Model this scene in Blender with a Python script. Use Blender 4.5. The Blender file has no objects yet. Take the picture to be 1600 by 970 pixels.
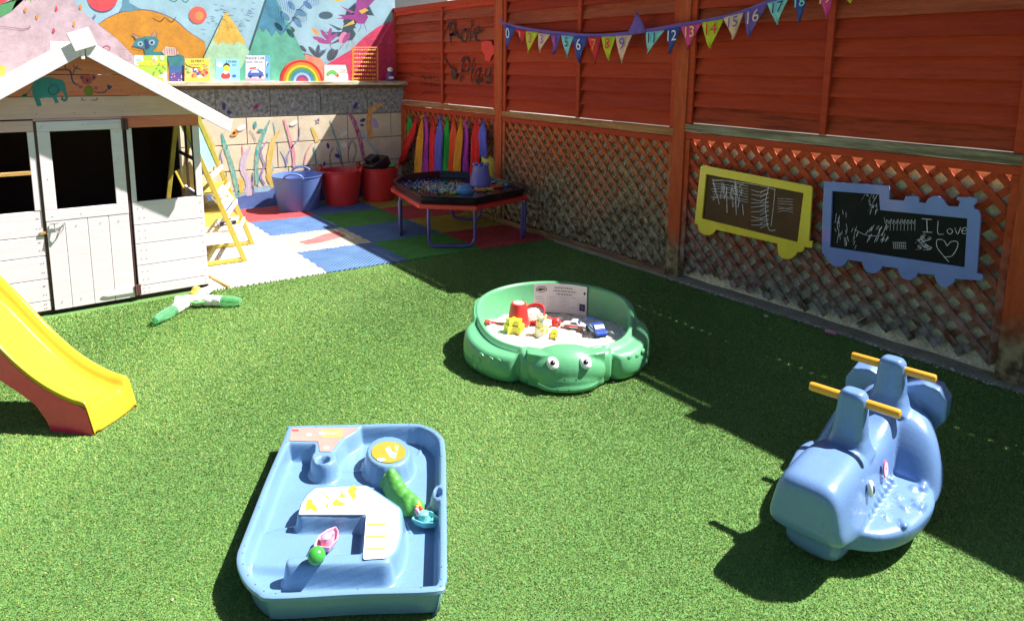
import bpy, bmesh, math, random
import numpy as np
from mathutils import Vector, Matrix, noise
random.seed(7); rng=np.random.default_rng(5)
sc=bpy.context.scene; COL=sc.collection
# ------------------------------------------------------------------ camera (yard frame: x along the fence, y towards the fence, z up)
FPX=1071.; CX=800.; CY=281.; PITCH=math.radians(9.33); ROLL=math.radians(.64)
CAM=Vector((7.600,-3.926,1.55))
_r0=Vector((.59457,.80405,0)); FW=Vector((-.80405,.59457,0))*math.cos(PITCH)+Vector((0,0,-math.sin(PITCH)))
_u0=_r0.cross(FW); RT=_r0*math.cos(ROLL)+_u0*math.sin(ROLL); UP=_u0*math.cos(ROLL)-_r0*math.sin(ROLL)
cd=bpy.data.cameras.new('camera'); cam=bpy.data.objects.new('camera',cd); COL.objects.link(cam)
cam.matrix_world=Matrix(((RT.x,UP.x,-FW.x,CAM.x),(RT.y,UP.y,-FW.y,CAM.y),(RT.z,UP.z,-FW.z,CAM.z),(0,0,0,1)))
cd.sensor_width=36; cd.sensor_fit='HORIZONTAL'; cd.lens=36*FPX/1600; cd.shift_y=-(485-CY)/1600; cd.clip_end=500; cd.clip_start=.05
sc.camera=cam
def ray(px,py): return FW+RT*((px-CX)/FPX)-UP*((py-CY)/FPX)
def hit(px,py,o,n):
    d=ray(px,py); return CAM+d*((Vector(o)-CAM).dot(Vector(n))/d.dot(Vector(n)))
def at(px,py,z=0.): return hit(px,py,(0,0,z),(0,0,1))       # surveyed point of the yard at height z
def atx(px,py,x=0.): return hit(px,py,(x,0,0),(1,0,0))      # surveyed point of an upright plane x = const
def aty(px,py,y=0.): return hit(px,py,(0,y,0),(0,1,0))
def size(npx,p): return npx*((Vector(p)-CAM).dot(FW))/FPX
# ------------------------------------------------------------------ materials
def srgb(h):
    h=h.lstrip('#'); c=[int(h[i:i+2],16)/255 for i in (0,2,4)]
    return tuple((x/12.92 if x<=.04045 else ((x+.055)/1.055)**2.4) for x in c)
MATS={}
def mat(name,col,rough=.6,var=.15,scale=6.,bump=0.,bscale=60.,stretch=(1,1,1),col2=None,c2pos=(.45,.7),spec=.5,coat=0.,metal=0.,trans=0.,subs=0.,fine=0.):
    if name in MATS: return MATS[name]
    m=bpy.data.materials.new(name); MATS[name]=m; m.use_nodes=True; nt=m.node_tree; N=nt.nodes; L=nt.links
    b=N['Principled BSDF']; b.inputs['Roughness'].default_value=rough; b.inputs['Specular IOR Level'].default_value=spec
    b.inputs['Metallic'].default_value=metal; b.inputs['Coat Weight'].default_value=coat; b.inputs['Transmission Weight'].default_value=trans
    tc=N.new('ShaderNodeTexCoord'); mp=N.new('ShaderNodeMapping'); mp.inputs['Scale'].default_value=stretch
    L.new(tc.outputs['Object'],mp.inputs['Vector'])
    nz=N.new('ShaderNodeTexNoise'); nz.inputs['Scale'].default_value=scale; nz.inputs['Detail'].default_value=6; nz.inputs['Roughness'].default_value=.65
    L.new(mp.outputs['Vector'],nz.inputs['Vector'])
    rp=N.new('ShaderNodeValToRGB'); L.new(nz.outputs['Fac'],rp.inputs['Fac'])
    e=rp.color_ramp.elements; c=col
    if col2 is None:
        e[0].position=.3; e[1].position=.7
        e[0].color=(*[max(0,x*(1-var)) for x in c],1); e[1].color=(*[min(1,x*(1+var*.6)) for x in c],1)
    else:
        e[0].position=c2pos[0]; e[1].position=c2pos[1]; e[0].color=(*c,1); e[1].color=(*col2,1)
    out=rp.outputs['Color']
    if fine>0:
        n2=N.new('ShaderNodeTexNoise'); n2.inputs['Scale'].default_value=bscale; n2.inputs['Detail'].default_value=4; L.new(mp.outputs['Vector'],n2.inputs['Vector'])
        mr=N.new('ShaderNodeMapRange'); mr.inputs['From Min'].default_value=.35; mr.inputs['From Max'].default_value=.65; mr.inputs['To Min'].default_value=1-fine; mr.inputs['To Max'].default_value=1+fine*.4
        L.new(n2.outputs['Fac'],mr.inputs['Value'])
        mx=N.new('ShaderNodeMix'); mx.data_type='RGBA'; mx.blend_type='MULTIPLY'; mx.inputs[0].default_value=1
        L.new(out,mx.inputs[6]); L.new(mr.outputs['Result'],mx.inputs[7]); out=mx.outputs[2]
    L.new(out,b.inputs['Base Color'])
    rr=N.new('ShaderNodeMapRange'); rr.inputs['To Min'].default_value=max(.02,rough-.1); rr.inputs['To Max'].default_value=min(1,rough+.12); L.new(nz.outputs['Fac'],rr.inputs['Value']); L.new(rr.outputs['Result'],b.inputs['Roughness'])
    if bump>0:
        n3=N.new('ShaderNodeTexNoise'); n3.inputs['Scale'].default_value=bscale; n3.inputs['Detail'].default_value=5; L.new(mp.outputs['Vector'],n3.inputs['Vector'])
        bp=N.new('ShaderNodeBump'); bp.inputs['Strength'].default_value=bump; bp.inputs['Distance'].default_value=.01; L.new(n3.outputs['Fac'],bp.inputs['Height']); L.new(bp.outputs['Normal'],b.inputs['Normal'])
    return m
def plastic(name,col,rough=.33,var=.10): return mat('plastic '+name,col,rough,var,7.,.05,140.,coat=.25,fine=.05)
def paint(name,col,var=.2,scale=9.): return mat('paint '+name,tuple(min(1,c*1.05) for c in col),.75,var,scale,.08,60.,fine=.05)
# ------------------------------------------------------------------ mesh builder
class MB:
    def __init__(s): s.v=[];s.f=[];s.mi=[];s.mats=[]
    def idx(s,m):
        if m not in s.mats: s.mats.append(m)
        return s.mats.index(m)
    def add(s,vs,fs,m):
        o=len(s.v); s.v.extend([Vector(q) for q in vs]); i=s.idx(m)
        for f in fs: s.f.append([o+k for k in f]); s.mi.append(i)
        return s
    def box(s,lo,hi,m):
        x0,y0,z0=lo;x1,y1,z1=hi
        v=[(x0,y0,z0),(x1,y0,z0),(x1,y1,z0),(x0,y1,z0),(x0,y0,z1),(x1,y0,z1),(x1,y1,z1),(x0,y1,z1)]
        return s.add(v,[(0,3,2,1),(4,5,6,7),(0,1,5,4),(1,2,6,5),(2,3,7,6),(3,0,4,7)],m)
    def beam(s,a,b,w,h,m,up=(0,0,1)):     # rectangular bar from a to b, w across, h along up
        a=Vector(a);b=Vector(b);t=(b-a).normalized();u=Vector(up);x=t.cross(u).normalized();u=x.cross(t).normalized()
        v=[p+x*(i*w/2)+u*(j*h/2) for p in (a,b) for i,j in ((-1,-1),(1,-1),(1,1),(-1,1))]
        return s.add(v,[(0,1,2,3),(7,6,5,4),(0,4,5,1),(1,5,6,2),(2,6,7,3),(3,7,4,0)],m)
    def prism(s,pts,vec,m):
        pts=[Vector(p) for p in pts];vec=Vector(vec);n=len(pts)
        return s.add(pts+[p+vec for p in pts],[list(range(n))[::-1],[n+i for i in range(n)]]+[(i,(i+1)%n,n+(i+1)%n,n+i) for i in range(n)],m)
    def ring_prism(s,outer,inner,vec,m):   # frame: same number of points outside and inside
        o=[Vector(p) for p in outer];i_=[Vector(p) for p in inner];vec=Vector(vec);n=len(o)
        v=o+i_+[p+vec for p in o]+[p+vec for p in i_]; f=[]
        for k in range(n):
            j=(k+1)%n; f+=[(k,j,n+j,n+k),(2*n+k,3*n+k,3*n+j,2*n+j),(k,2*n+k,2*n+j,j),(n+k,n+j,3*n+j,3*n+k)]
        return s.add(v,f,m)
    def tube(s,pts,r,m,seg=10,cap=True):
        pts=[Vector(p) for p in pts];n=len(pts)
        rs=r if isinstance(r,(list,tuple)) else [r]*n
        v=[];f=[];ref=None
        for i,p in enumerate(pts):
            t=(pts[min(i+1,n-1)]-pts[max(i-1,0)]).normalized()
            if ref is None: ref=Vector((0,0,1)) if abs(t.z)<.9 else Vector((1,0,0))
            x=t.cross(ref).normalized(); y=x.cross(t).normalized(); ref=y
            for k in range(seg):
                a=2*math.pi*k/seg; v.append(p+(x*math.cos(a)+y*math.sin(a))*rs[i])
        for i in range(n-1):
            for k in range(seg):
                j=(k+1)%seg; f.append((i*seg+k,i*seg+j,(i+1)*seg+j,(i+1)*seg+k))
        if cap: f+=[list(range(seg))[::-1],[(n-1)*seg+k for k in range(seg)]]
        return s.add(v,f,m)
    def lathe(s,c,prof,m,seg=32,axis=(0,0,1),cap0=True,cap1=True,sx=1.,jit=0):
        c=Vector(c);q=Vector((0,0,1)).rotation_difference(Vector(axis).normalized());v=[];f=[]
        for r,z in prof:
            for k in range(seg):
                a=2*math.pi*k/seg; v.append(c+q@Vector((r*math.cos(a)*sx,r*math.sin(a),z)))
        n=len(prof)
        for i in range(n-1):
            for k in range(seg):
                j=(k+1)%seg; f.append((i*seg+k,i*seg+j,(i+1)*seg+j,(i+1)*seg+k))
        if cap0: f.append(list(range(seg))[::-1])
        if cap1: f.append([(n-1)*seg+k for k in range(seg)])
        return s.add(v,f,m)
    def ball(s,c,r,m,seg=20,rot=None):
        r=(r,r,r) if not isinstance(r,(tuple,list)) else r; c=Vector(c);v=[];f=[];ns=seg//2
        for i in range(1,ns):
            t=math.pi*i/ns
            for k in range(seg):
                a=2*math.pi*k/seg; p=Vector((r[0]*math.sin(t)*math.cos(a),r[1]*math.sin(t)*math.sin(a),r[2]*math.cos(t)))
                v.append(c+(rot@p if rot else p))
        top=Vector((0,0,r[2]));v+= [c+(rot@top if rot else top),c-(rot@top if rot else top)]
        for i in range(ns-2):
            for k in range(seg):
                j=(k+1)%seg; f.append((i*seg+k,(i+1)*seg+k,(i+1)*seg+j,i*seg+j))
        T=len(v)-2;B=len(v)-1
        for k in range(seg):
            j=(k+1)%seg; f+=[(T,k,j),(B,(ns-2)*seg+j,(ns-2)*seg+k)]
        return s.add(v,f,m)
    def ribbon(s,pts,w,n,m):              # flat painted stroke on a surface of normal n, tapering where w is a list
        pts=[Vector(p) for p in pts];n=Vector(n);k=len(pts);v=[]
        ws=w if isinstance(w,(list,tuple)) else [w]*k
        for i,p in enumerate(pts):
            t=(pts[min(i+1,k-1)]-pts[max(i-1,0)]).normalized(); x=n.cross(t).normalized(); v+=[p-x*ws[i]/2,p+x*ws[i]/2]
        return s.add(v,[(2*i,2*i+1,2*i+3,2*i+2) for i in range(k-1)],m)
    def text(s,body,o,xd,yd,h,m,depth=0.,align='CENTER'):
        cu=bpy.data.curves.new('t','FONT'); cu.body=body; cu.align_x=align; cu.align_y='CENTER'; cu.size=1.; cu.resolution_u=3
        ob=bpy.data.objects.new('t',cu); me=ob.to_mesh(); xd=Vector(xd).normalized();yd=Vector(yd).normalized();o=Vector(o)
        s.add([o+xd*(q.co.x*h)+yd*(q.co.y*h) for q in me.vertices],[list(p.vertices) for p in me.polygons],m)
        ob.to_mesh_clear(); bpy.data.objects.remove(ob); bpy.data.curves.remove(cu); return s
    def build(s,name,parent=None,loc=None,smooth=True,bevel=0.,seg=2,ang=38,recalc=True,weld=False):
        me=bpy.data.meshes.new(name)
        base=Vector(loc) if loc is not None else (parent_loc(parent) if parent else Vector((0,0,0)))
        me.from_pydata([tuple(q-base) for q in s.v],[],s.f)
        for m_ in s.mats: me.materials.append(m_)
        me.polygons.foreach_set('material_index',s.mi)
        bm=bmesh.new(); bm.from_mesh(me)
        if weld: bmesh.ops.remove_doubles(bm,verts=bm.verts,dist=1e-5)
        if recalc: bmesh.ops.recalc_face_normals(bm,faces=bm.faces)
        if smooth:
            for f in bm.faces: f.smooth=True
            if bevel==0:
                for e in bm.edges:
                    if len(e.link_faces)==2 and e.calc_face_angle(0)>math.radians(ang): e.smooth=False
        bm.to_mesh(me); bm.free()
        o=bpy.data.objects.new(name,me); COL.objects.link(o)
        if parent: o.parent=parent
        o.location=base if not parent else (base-parent_loc(parent))
        if bevel>0:
            b=o.modifiers.new('bevel','BEVEL'); b.width=bevel; b.segments=seg; b.limit_method='ANGLE'; b.angle_limit=math.radians(35); b.harden_normals=smooth
        return o
def parent_loc(p):
    l=Vector((0,0,0))
    while p: l=l+p.location; p=p.parent
    return l
def tag(o,label=None,cat=None,group=None,kind=None):
    if label: o['label']=label
    if cat: o['category']=cat
    if group: o['group']=group
    if kind: o['kind']=kind
    return o
def thing(name,loc,label,cat,group=None):
    o=bpy.data.objects.new(name,None); o.empty_display_size=.05; COL.objects.link(o); o.location=loc; return tag(o,label,cat,group)
def remesh(o,vox,smooth=4,fac=.5):
    r=o.modifiers.new('union','REMESH'); r.mode='VOXEL'; r.voxel_size=vox; r.use_smooth_shade=True
    if smooth: q=o.modifiers.new('soften','SMOOTH'); q.iterations=smooth; q.factor=fac
    return o
def curve(pts,n=6):                      # Catmull-Rom through the points
    pts=[Vector(p) for p in pts]; P=[pts[0]*2-pts[1]]+pts+[pts[-1]*2-pts[-2]]; out=[]
    for i in range(1,len(P)-2):
        for k in range(n):
            t=k/n; a,b,c,d=P[i-1],P[i],P[i+1],P[i+2]
            out.append(.5*((2*b)+(c-a)*t+(2*a-5*b+4*c-d)*t*t+(3*b-a-3*c+d)*t**3))
    out.append(pts[-1]); return out
def ell(cx,cy,rx,ry,n=20,rot=0):
    c,s_=math.cos(rot),math.sin(rot)
    return [(cx+rx*math.cos(a)*c-ry*math.sin(a)*s_,cy+rx*math.cos(a)*s_+ry*math.sin(a)*c) for a in [2*math.pi*k/n for k in range(n)]]

# ------------------------------------------------------------------ light and air
w=bpy.data.worlds.new('World'); sc.world=w; w.use_nodes=True; nt=w.node_tree
sky=nt.nodes.new('ShaderNodeTexSky'); sky.sky_type='NISHITA'; sky.sun_disc=False
SUN=Vector((.30,.67,1)).normalized()
sky.sun_elevation=math.asin(SUN.z); sky.sun_rotation=math.atan2(SUN.x,SUN.y)
bg=nt.nodes['Background']; nt.links.new(sky.outputs['Color'],bg.inputs['Color']); bg.inputs['Strength'].default_value=.036
sd=bpy.data.lights.new('sun','SUN'); sd.energy=5.; sd.angle=math.radians(.5); sd.color=(1,.96,.9)
so=bpy.data.objects.new('sun',sd); COL.objects.link(so); so.rotation_euler=SUN.to_track_quat('Z','Y').to_euler(); so.location=(5,3,8)
sc.view_settings.view_transform='Standard'; sc.view_settings.look='None'; sc.view_settings.exposure=1.35; sc.view_settings.gamma=1
sc.render.engine='CYCLES'

# ------------------------------------------------------------------ ground
def sheet(name,x0,y0,x1,y1,z,m,kind='structure',label=None,loc=None):
    mb=MB().add([(x0,y0,z),(x1,y0,z),(x1,y1,z),(x0,y1,z)],[(0,1,2,3)],m); o=mb.build(name,smooth=False); tag(o,label,None,None,kind); return o
M_soil=mat('soil',(.10,.085,.06),.95,.3,3,.4,40)
M_turf=mat('turf backing',(.12,.27,.065),.9,.3,60,.5,300,fine=.3)
M_conc=mat('concrete',(.30,.27,.20),.9,.3,9,.5,120,fine=.3)
sheet('ground',-60,-60,60,60,-.03,M_soil)
sheet('turf',2.6,-9,14,-.05,0,M_turf)
mb=MB()
n=60; vs=[];fs=[]
for i in range(n+1):
    x=3.0+i*6.0/n
    j=.012*noise.noise(Vector((x*4,0,0)))
    for (y,z) in ((-.055+j,0.004),(-.045+j,.022),(.01,.03+j),(.25,.03)): vs.append((x,y,z))
for i in range(n):
    for k in range(3): fs.append((i*4+k,i*4+k+1,i*4+5+k,i*4+4+k))
mb.add(vs,fs,M_conc); tag(mb.build('concrete_footing'),kind='structure')
sheet('paving',-3,-9,2.72,.3,-.004,mat('slab paving',(.34,.31,.27),.9,.25,4,.3,80,fine=.2))
# turf pile: short plastic blades, one mesh
def turf_blades():
    N=2600000
    x=rng.uniform(2.70,7.6,N); y=rng.uniform(-6.3,-.055,N)
    edge=2.86-(.0+(-.075-y))*.0593
    P=np.stack([x-CAM.x,y-CAM.y,np.full(N,-CAM.z)],1)
    k=P@np.array(FW); px=CX+FPX*(P@np.array(RT))/k; py=CY-FPX*(P@np.array(UP))/k
    dist=np.linalg.norm(P,axis=1)
    keep=(k>.2)&(px>-260)&(px<1860)&(py<1150)&(x>edge+.01)
    keep&=rng.uniform(0,1,N)<np.clip((2.6/dist)**1.3,.2,1)
    # not under the playhouse
    keep&=~((x<2.66)&(y<-2.88))
    x=x[keep];y=y[keep];d=dist[keep];n=len(x)
    h=rng.uniform(.0035,.0068,n)*np.clip(d/3,1,1.25); wd=rng.uniform(.0012,.0022,n)*np.clip(d/2.2,1,2.4)
    a=rng.uniform(0,2*math.pi,n); la=rng.uniform(0,2*math.pi,n)+0; ln=h*rng.uniform(.4,1.9,n)
    # gentle combing direction in patches
    dx=np.cos(a)*wd/2; dy=np.sin(a)*wd/2
    tx=np.cos(la)*ln+.003*np.sin(x*3.1+y*2.3); ty=np.sin(la)*ln
    v=np.empty((n,5,3)); 
    v[:,0]=np.stack([x-dx,y-dy,np.zeros(n)],1); v[:,1]=np.stack([x+dx,y+dy,np.zeros(n)],1)
    v[:,2]=np.stack([x+dx*.8+tx*.4,y+dy*.8+ty*.4,h*.6],1); v[:,3]=np.stack([x-dx*.8+tx*.4,y-dy*.8+ty*.4,h*.6],1)
    v[:,4]=np.stack([x+tx,y+ty,h],1)
    me=bpy.data.meshes.new('turf_pile'); me.vertices.add(n*5); me.vertices.foreach_set('co',v.reshape(-1))
    base=(np.arange(n)*5)[:,None]; loops=np.concatenate([base+np.array([0,1,2,3]),base+np.array([3,2,4])],1).reshape(-1)
    me.loops.add(n*7); me.loops.foreach_set('vertex_index',loops)
    me.polygons.add(n*2); ls=(np.arange(n)*7)[:,None]+np.array([0,4]); me.polygons.foreach_set('loop_start',ls.reshape(-1))
    me.update(calc_edges=True)
    patch=.5+.5*np.sin(x*2.1+1.3*np.sin(y*1.7))*np.sin(y*2.6+x)
    r=rng.uniform(0,1,n)
    cols=np.array([[.16,.35,.075],[.23,.39,.08],[.31,.42,.09],[.07,.23,.06],[.45,.45,.17]])
    pr=np.array([.24,.32,.25,.12,.07]); ci=rng.choice(5,n,p=pr)
    c=cols[ci]*.84*(rng.uniform(.75,1.2,n)*(.84+.26*patch+.05*np.sin(x*9+3*np.sin(y*5))*np.sin(y*11+x*4)))[:,None]
    at_=me.color_attributes.new('blade','FLOAT_COLOR','POINT'); cc=np.ones((n,5,4)); cc[:,:,:3]=c[:,None,:]; at_.data.foreach_set('color',cc.reshape(-1))
    m=bpy.data.materials.new('turf blades'); m.use_nodes=True; b=m.node_tree.nodes['Principled BSDF']; b.inputs['Roughness'].default_value=.55; b.inputs['Specular IOR Level'].default_value=.25
    an=m.node_tree.nodes.new('ShaderNodeAttribute'); an.attribute_name='blade'; m.node_tree.links.new(an.outputs['Color'],b.inputs['Base Color'])
    me.materials.append(m); o=bpy.data.objects.new('artificial_grass',me); COL.objects.link(o); print('blades',n)
    tag(o,'short bright green artificial grass pile',None,None,'stuff')
turf_blades()
# loose chippings along the turf edge
mb=MB(); M_chip=mat('pale chippings',(.55,.55,.5),.8,.4,30); M_chipd=mat('grey chippings',(.22,.22,.2),.8,.4,30)
for i in range(520):
    x=random.uniform(4.3,7.6); y=-.058+random.gauss(0,.014); r=random.uniform(.002,.007)*(1 if random.random()<.9 else 1.6)
    mb.ball((x,y,.012+r*.5),(r*random.uniform(.8,1.5),r,r*.6),random.choice([M_chip,M_chip,M_chipd]),6)
tag(mb.build('gravel',smooth=False),'white and grey chippings scattered on the turf edge',None,None,'stuff')
def stone(px,py,r,m,label,name='stone',cat='stone'):
    p=at(px,py,.012); mb=MB(); mb.ball(p+Vector((0,0,r*.5)),(r*1.5,r*.8,r*.6),m,10); return tag(mb.build(name,loc=p),label,cat)
mb=MB(); M_crumb=mat('straw crumbs',(.62,.55,.36),.9,.3,30)
for k in range(230):
    if k<150: a_=random.uniform(0,6.283); r_=.50+abs(random.gauss(0,.16)); x,y=4.835+r_*math.cos(a_),-1.59+r_*math.sin(a_)
    else: x,y=random.uniform(2.95,6.9),random.uniform(-4.2,-.2)
    l=random.uniform(.003,.009); a_=random.uniform(0,3.14); z=random.uniform(.007,.011)
    mb.tube([(x,y,z),(x+l*math.cos(a_),y+l*math.sin(a_),z+.001)],random.uniform(.0010,.0022),M_crumb,5)
tag(mb.build('crumbs'),'spilt sand crumbs and straw bits scattered over the turf',None,None,'stuff')
stone(1197,495,.012,M_chip,'small white stone lying alone on the shaded turf')
q=at(1298,519,.03); mb=MB().tube([q+Vector((-.03,-.008,0)),q+Vector((.0,0,.002)),q+Vector((.03,.008,0))],[.010,.012,.009],mat('pink chalk',(.8,.25,.4),.8,.1))
tag(mb.build('chalk_stick',loc=q),'pink chalk stick on the concrete edge below the chalkboards','chalk')
# ------------------------------------------------------------------ foam play mats
ROT=.0593
def mp(u,v,z=0.):   # mat frame: u towards camera from the wall, v along the wall from the fence (negative)
    return Vector((2.893-(-.075-v)*ROT+(u-2.83),v,z))
FC={'blue':(.12,.24,.50),'red':(.70,.08,.09),'green':(.09,.38,.06),'yellow':(.62,.50,.07),'cream':(.78,.72,.52),'white':(.85,.84,.78),'pink':(.72,.22,.22)}  # cream and white: yellow foam with strong sun put into the colour
def matmat(cn):
    c=FC[cn]; m=bpy.data.materials.new('foam '+cn); m.use_nodes=True; N=m.node_tree.nodes;L=m.node_tree.links;b=N['Principled BSDF']; b.inputs['Roughness'].default_value=.7; b.inputs['Specular IOR Level'].default_value=.3
    tc=N.new('ShaderNodeTexCoord'); outs=[]
    for rot in (.78,-.78):
        mpn=N.new('ShaderNodeMapping'); mpn.inputs['Rotation'].default_value=(0,0,rot); L.new(tc.outputs['Object'],mpn.inputs['Vector'])
        wv=N.new('ShaderNodeTexWave'); wv.inputs['Scale'].default_value=11.; wv.inputs['Distortion'].default_value=0; L.new(mpn.outputs['Vector'],wv.inputs['Vector']); outs.append(wv.outputs['Fac'])
    mx=N.new('ShaderNodeMath'); mx.operation='MAXIMUM'; L.new(outs[0],mx.inputs[0]); L.new(outs[1],mx.inputs[1])
    bp=N.new('ShaderNodeBump'); bp.inputs['Strength'].default_value=1.; bp.inputs['Distance'].default_value=.02; L.new(mx.outputs[0],bp.inputs['Height']); L.new(bp.outputs['Normal'],b.inputs['Normal'])
    nz=N.new('ShaderNodeTexNoise'); nz.inputs['Scale'].default_value=5; nz.inputs['Detail'].default_value=6; L.new(tc.outputs['Object'],nz.inputs['Vector'])
    rp=N.new('ShaderNodeValToRGB'); e=rp.color_ramp.elements; e[0].position=.3;e[1].position=.75; e[0].color=(*[x*.8 for x in c],1); e[1].color=(*[min(1,x*1.1+.02) for x in c],1)
    L.new(nz.outputs['Fac'],rp.inputs['Fac']); L.new(rp.outputs['Color'],b.inputs['Base Color']); return m
FM={k:matmat(k) for k in FC}
us=[.13,.82,1.49,2.16,2.83]; vs_=[-3.42,-2.75,-2.08,-1.42,-.73,-.05]
def zig(a,b,s):
    a=Vector(a);b=Vector(b);d=b-a;L_=d.length;t=d/L_;nn=Vector((-t.y,t.x))*s; k=9; out=[]
    for i in range(k):
        f0=i/k;f1=(i+1)/k; o=.006 if i%2 else -.006
        if i in (0,k-1): o=0
        out+= [a+d*(f0+.012)+nn*o, a+d*(f1-.012)+nn*o]
    return out
grid=[['green','yellow','red','blue','yellow'],['white','cream','blue','green','red'],['green','white','cream','blue','yellow'],['cream','white','blue','green','red']]
names=[['behind the book stand by the wall','at the foot of the painted wall behind the book stand','by the wall with the blue tub standing on it','by the wall between the red tubs','in the corner by the wall and fence'],
['inside the back of the playhouse','behind the white shelves of the book stand','left of the saturated green tile, in front of the blue tub','in front of the two red tubs','behind the tray table, near the fence'],
['beside the playhouse behind the book stand','under the front feet of the book stand','with a pink patch between the two left blue tiles','beside the left legs of the tray table','under the middle of the tray table'],
['beside the front corner of the playhouse','brightest, at the turf edge by the playhouse','at the turf edge between the white and green tiles','at the turf edge under the front leg of the tray table','at the turf edge under the tray table by the fence']]
for i in range(4):
    for j in range(5):
        u0,u1=us[i],us[i+1];v0,v1=vs_[j],vs_[j+1]
        if i==3 and j==0: v0=-2.875
        pts=[]
        E=[((u0,v0),(u0,v1),i>0,'u'),((u0,v1),(u1,v1),j<4,'v'),((u1,v1),(u1,v0),i<3,'u'),((u1,v0),(u0,v0),j>0,'v')]
        for a,b,z_,ax in E:
            if z_:
                lo,hi=(a,b) if (a<b) else (b,a); pl_=zig(lo,hi,1)
                if lo!=a: pl_=pl_[::-1]
                pts+=[Vector(a)]+pl_
            else: pts.append(Vector(a))
        cen=Vector(((u0+u1)/2,(v0+v1)/2)); pts=[cen+(q-cen)*.9965 for q in pts]
        mb=MB().prism([mp(q.x,q.y,.001) for q in pts],(0,0,.011),FM[grid[i][j]])
        o=mb.build('foam_tile',loc=mp(cen.x,cen.y,0),smooth=False)
        tag(o,'%s foam floor tile %s'%(grid[i][j],names[i][j]),'floor tile','interlocking foam floor tiles')
# flat pink patch over the cream tile
p=at(540,372,.0135); mb=MB()
mb.add([at(*q,.0135) for q in ((466,378),(490,372),(505,366),(530,361),(542,368),(520,374),(500,379),(480,382))],[list(range(8))],FM['pink'])
tag(mb.build('pink_patch',loc=p,smooth=False),'pink patch on the cream foam tile','cloth')
# ------------------------------------------------------------------ garden wall (plane x = 0) with its painted reeds, shelf and mural above
M_bare=mat('bare block',(.15,.16,.17),.95,.3,26,.6,110,col2=(.50,.50,.47),c2pos=(.36,.66))
M_pblk=mat('cream painted block',(.80,.68,.50),.85,.18,5,.4,160,fine=.15)
M_dblk=mat('mortar',(.30,.27,.22),.95,.2,20,.3,100)
wall=thing('block_wall',(0,-2,0),'low concrete block wall painted with coloured reeds below the shelf','wall')
mb=MB().box((-.25,-7,0),(-.012,.04,1.29),M_dblk)
rows=[(-.01,.125,[]),(.137,.41,[352,400,450]),(.422,.69,[333,434,545]),(.702,.98,[388,468,545,612]),(.995,1.285,[342,426,504,576])]
for z0,z1,jn in rows:
    zc=(z0+z1)/2; ys=sorted([-6.9,-5.8,-4.9,-4.0,-3.1]+([-2.6,-2.0,-1.5,-1,-.5] if not jn else [atx(j,P_y,0).y for j in jn for P_y in [250]])+[.04])
    ys=[y for k,y in enumerate(ys) if k==0 or y-ys[k-1]>.15 or y==.04]
    for a,b in zip(ys[:-1],ys[1:]):
        if b-a>.06: mb.box((-.2,a+.005,z0),(0,b-.005,z1),M_bare if z0>.9 else M_pblk)
mb.build('blockwork',wall,bevel=.003,seg=1)
def wpoly(mb,pts,m,x,off=0.):
    v=[atx(a,b,x)+Vector((off,0,0)) for a,b in pts]; mb.add(v,[list(range(len(v)))],m)
def c3(x,y): return (300+x/4.408,120+y/4.408)
PC=dict(teal=(.06,.38,.36),aqua=(.18,.55,.60),gold=(.72,.48,.05),purple=(.24,.16,.50),pink=(.78,.25,.34),magenta=(.45,.06,.25),orange=(.80,.33,.05),navy=(.05,.06,.26),lilac=(.55,.45,.68),white=(.85,.83,.78),lblue=(.35,.52,.66),grey=(.25,.2,.28),blue=(.10,.16,.42),red=(.75,.05,.08),green=(.10,.35,.15))
def brush(n):
    c=PC[n]; k=(.80,.68,.50); return mat('dry brush '+n,c,.8,.2,16,.2,90,stretch=(3,3,1),col2=tuple(a*.5+b*.5 for a,b in zip(c,k)),c2pos=(.42,.62),fine=.1)
def pm(n): return MATS["paint "+n] if "paint "+n in MATS else paint(n,PC[n])
mb=MB()
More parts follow.
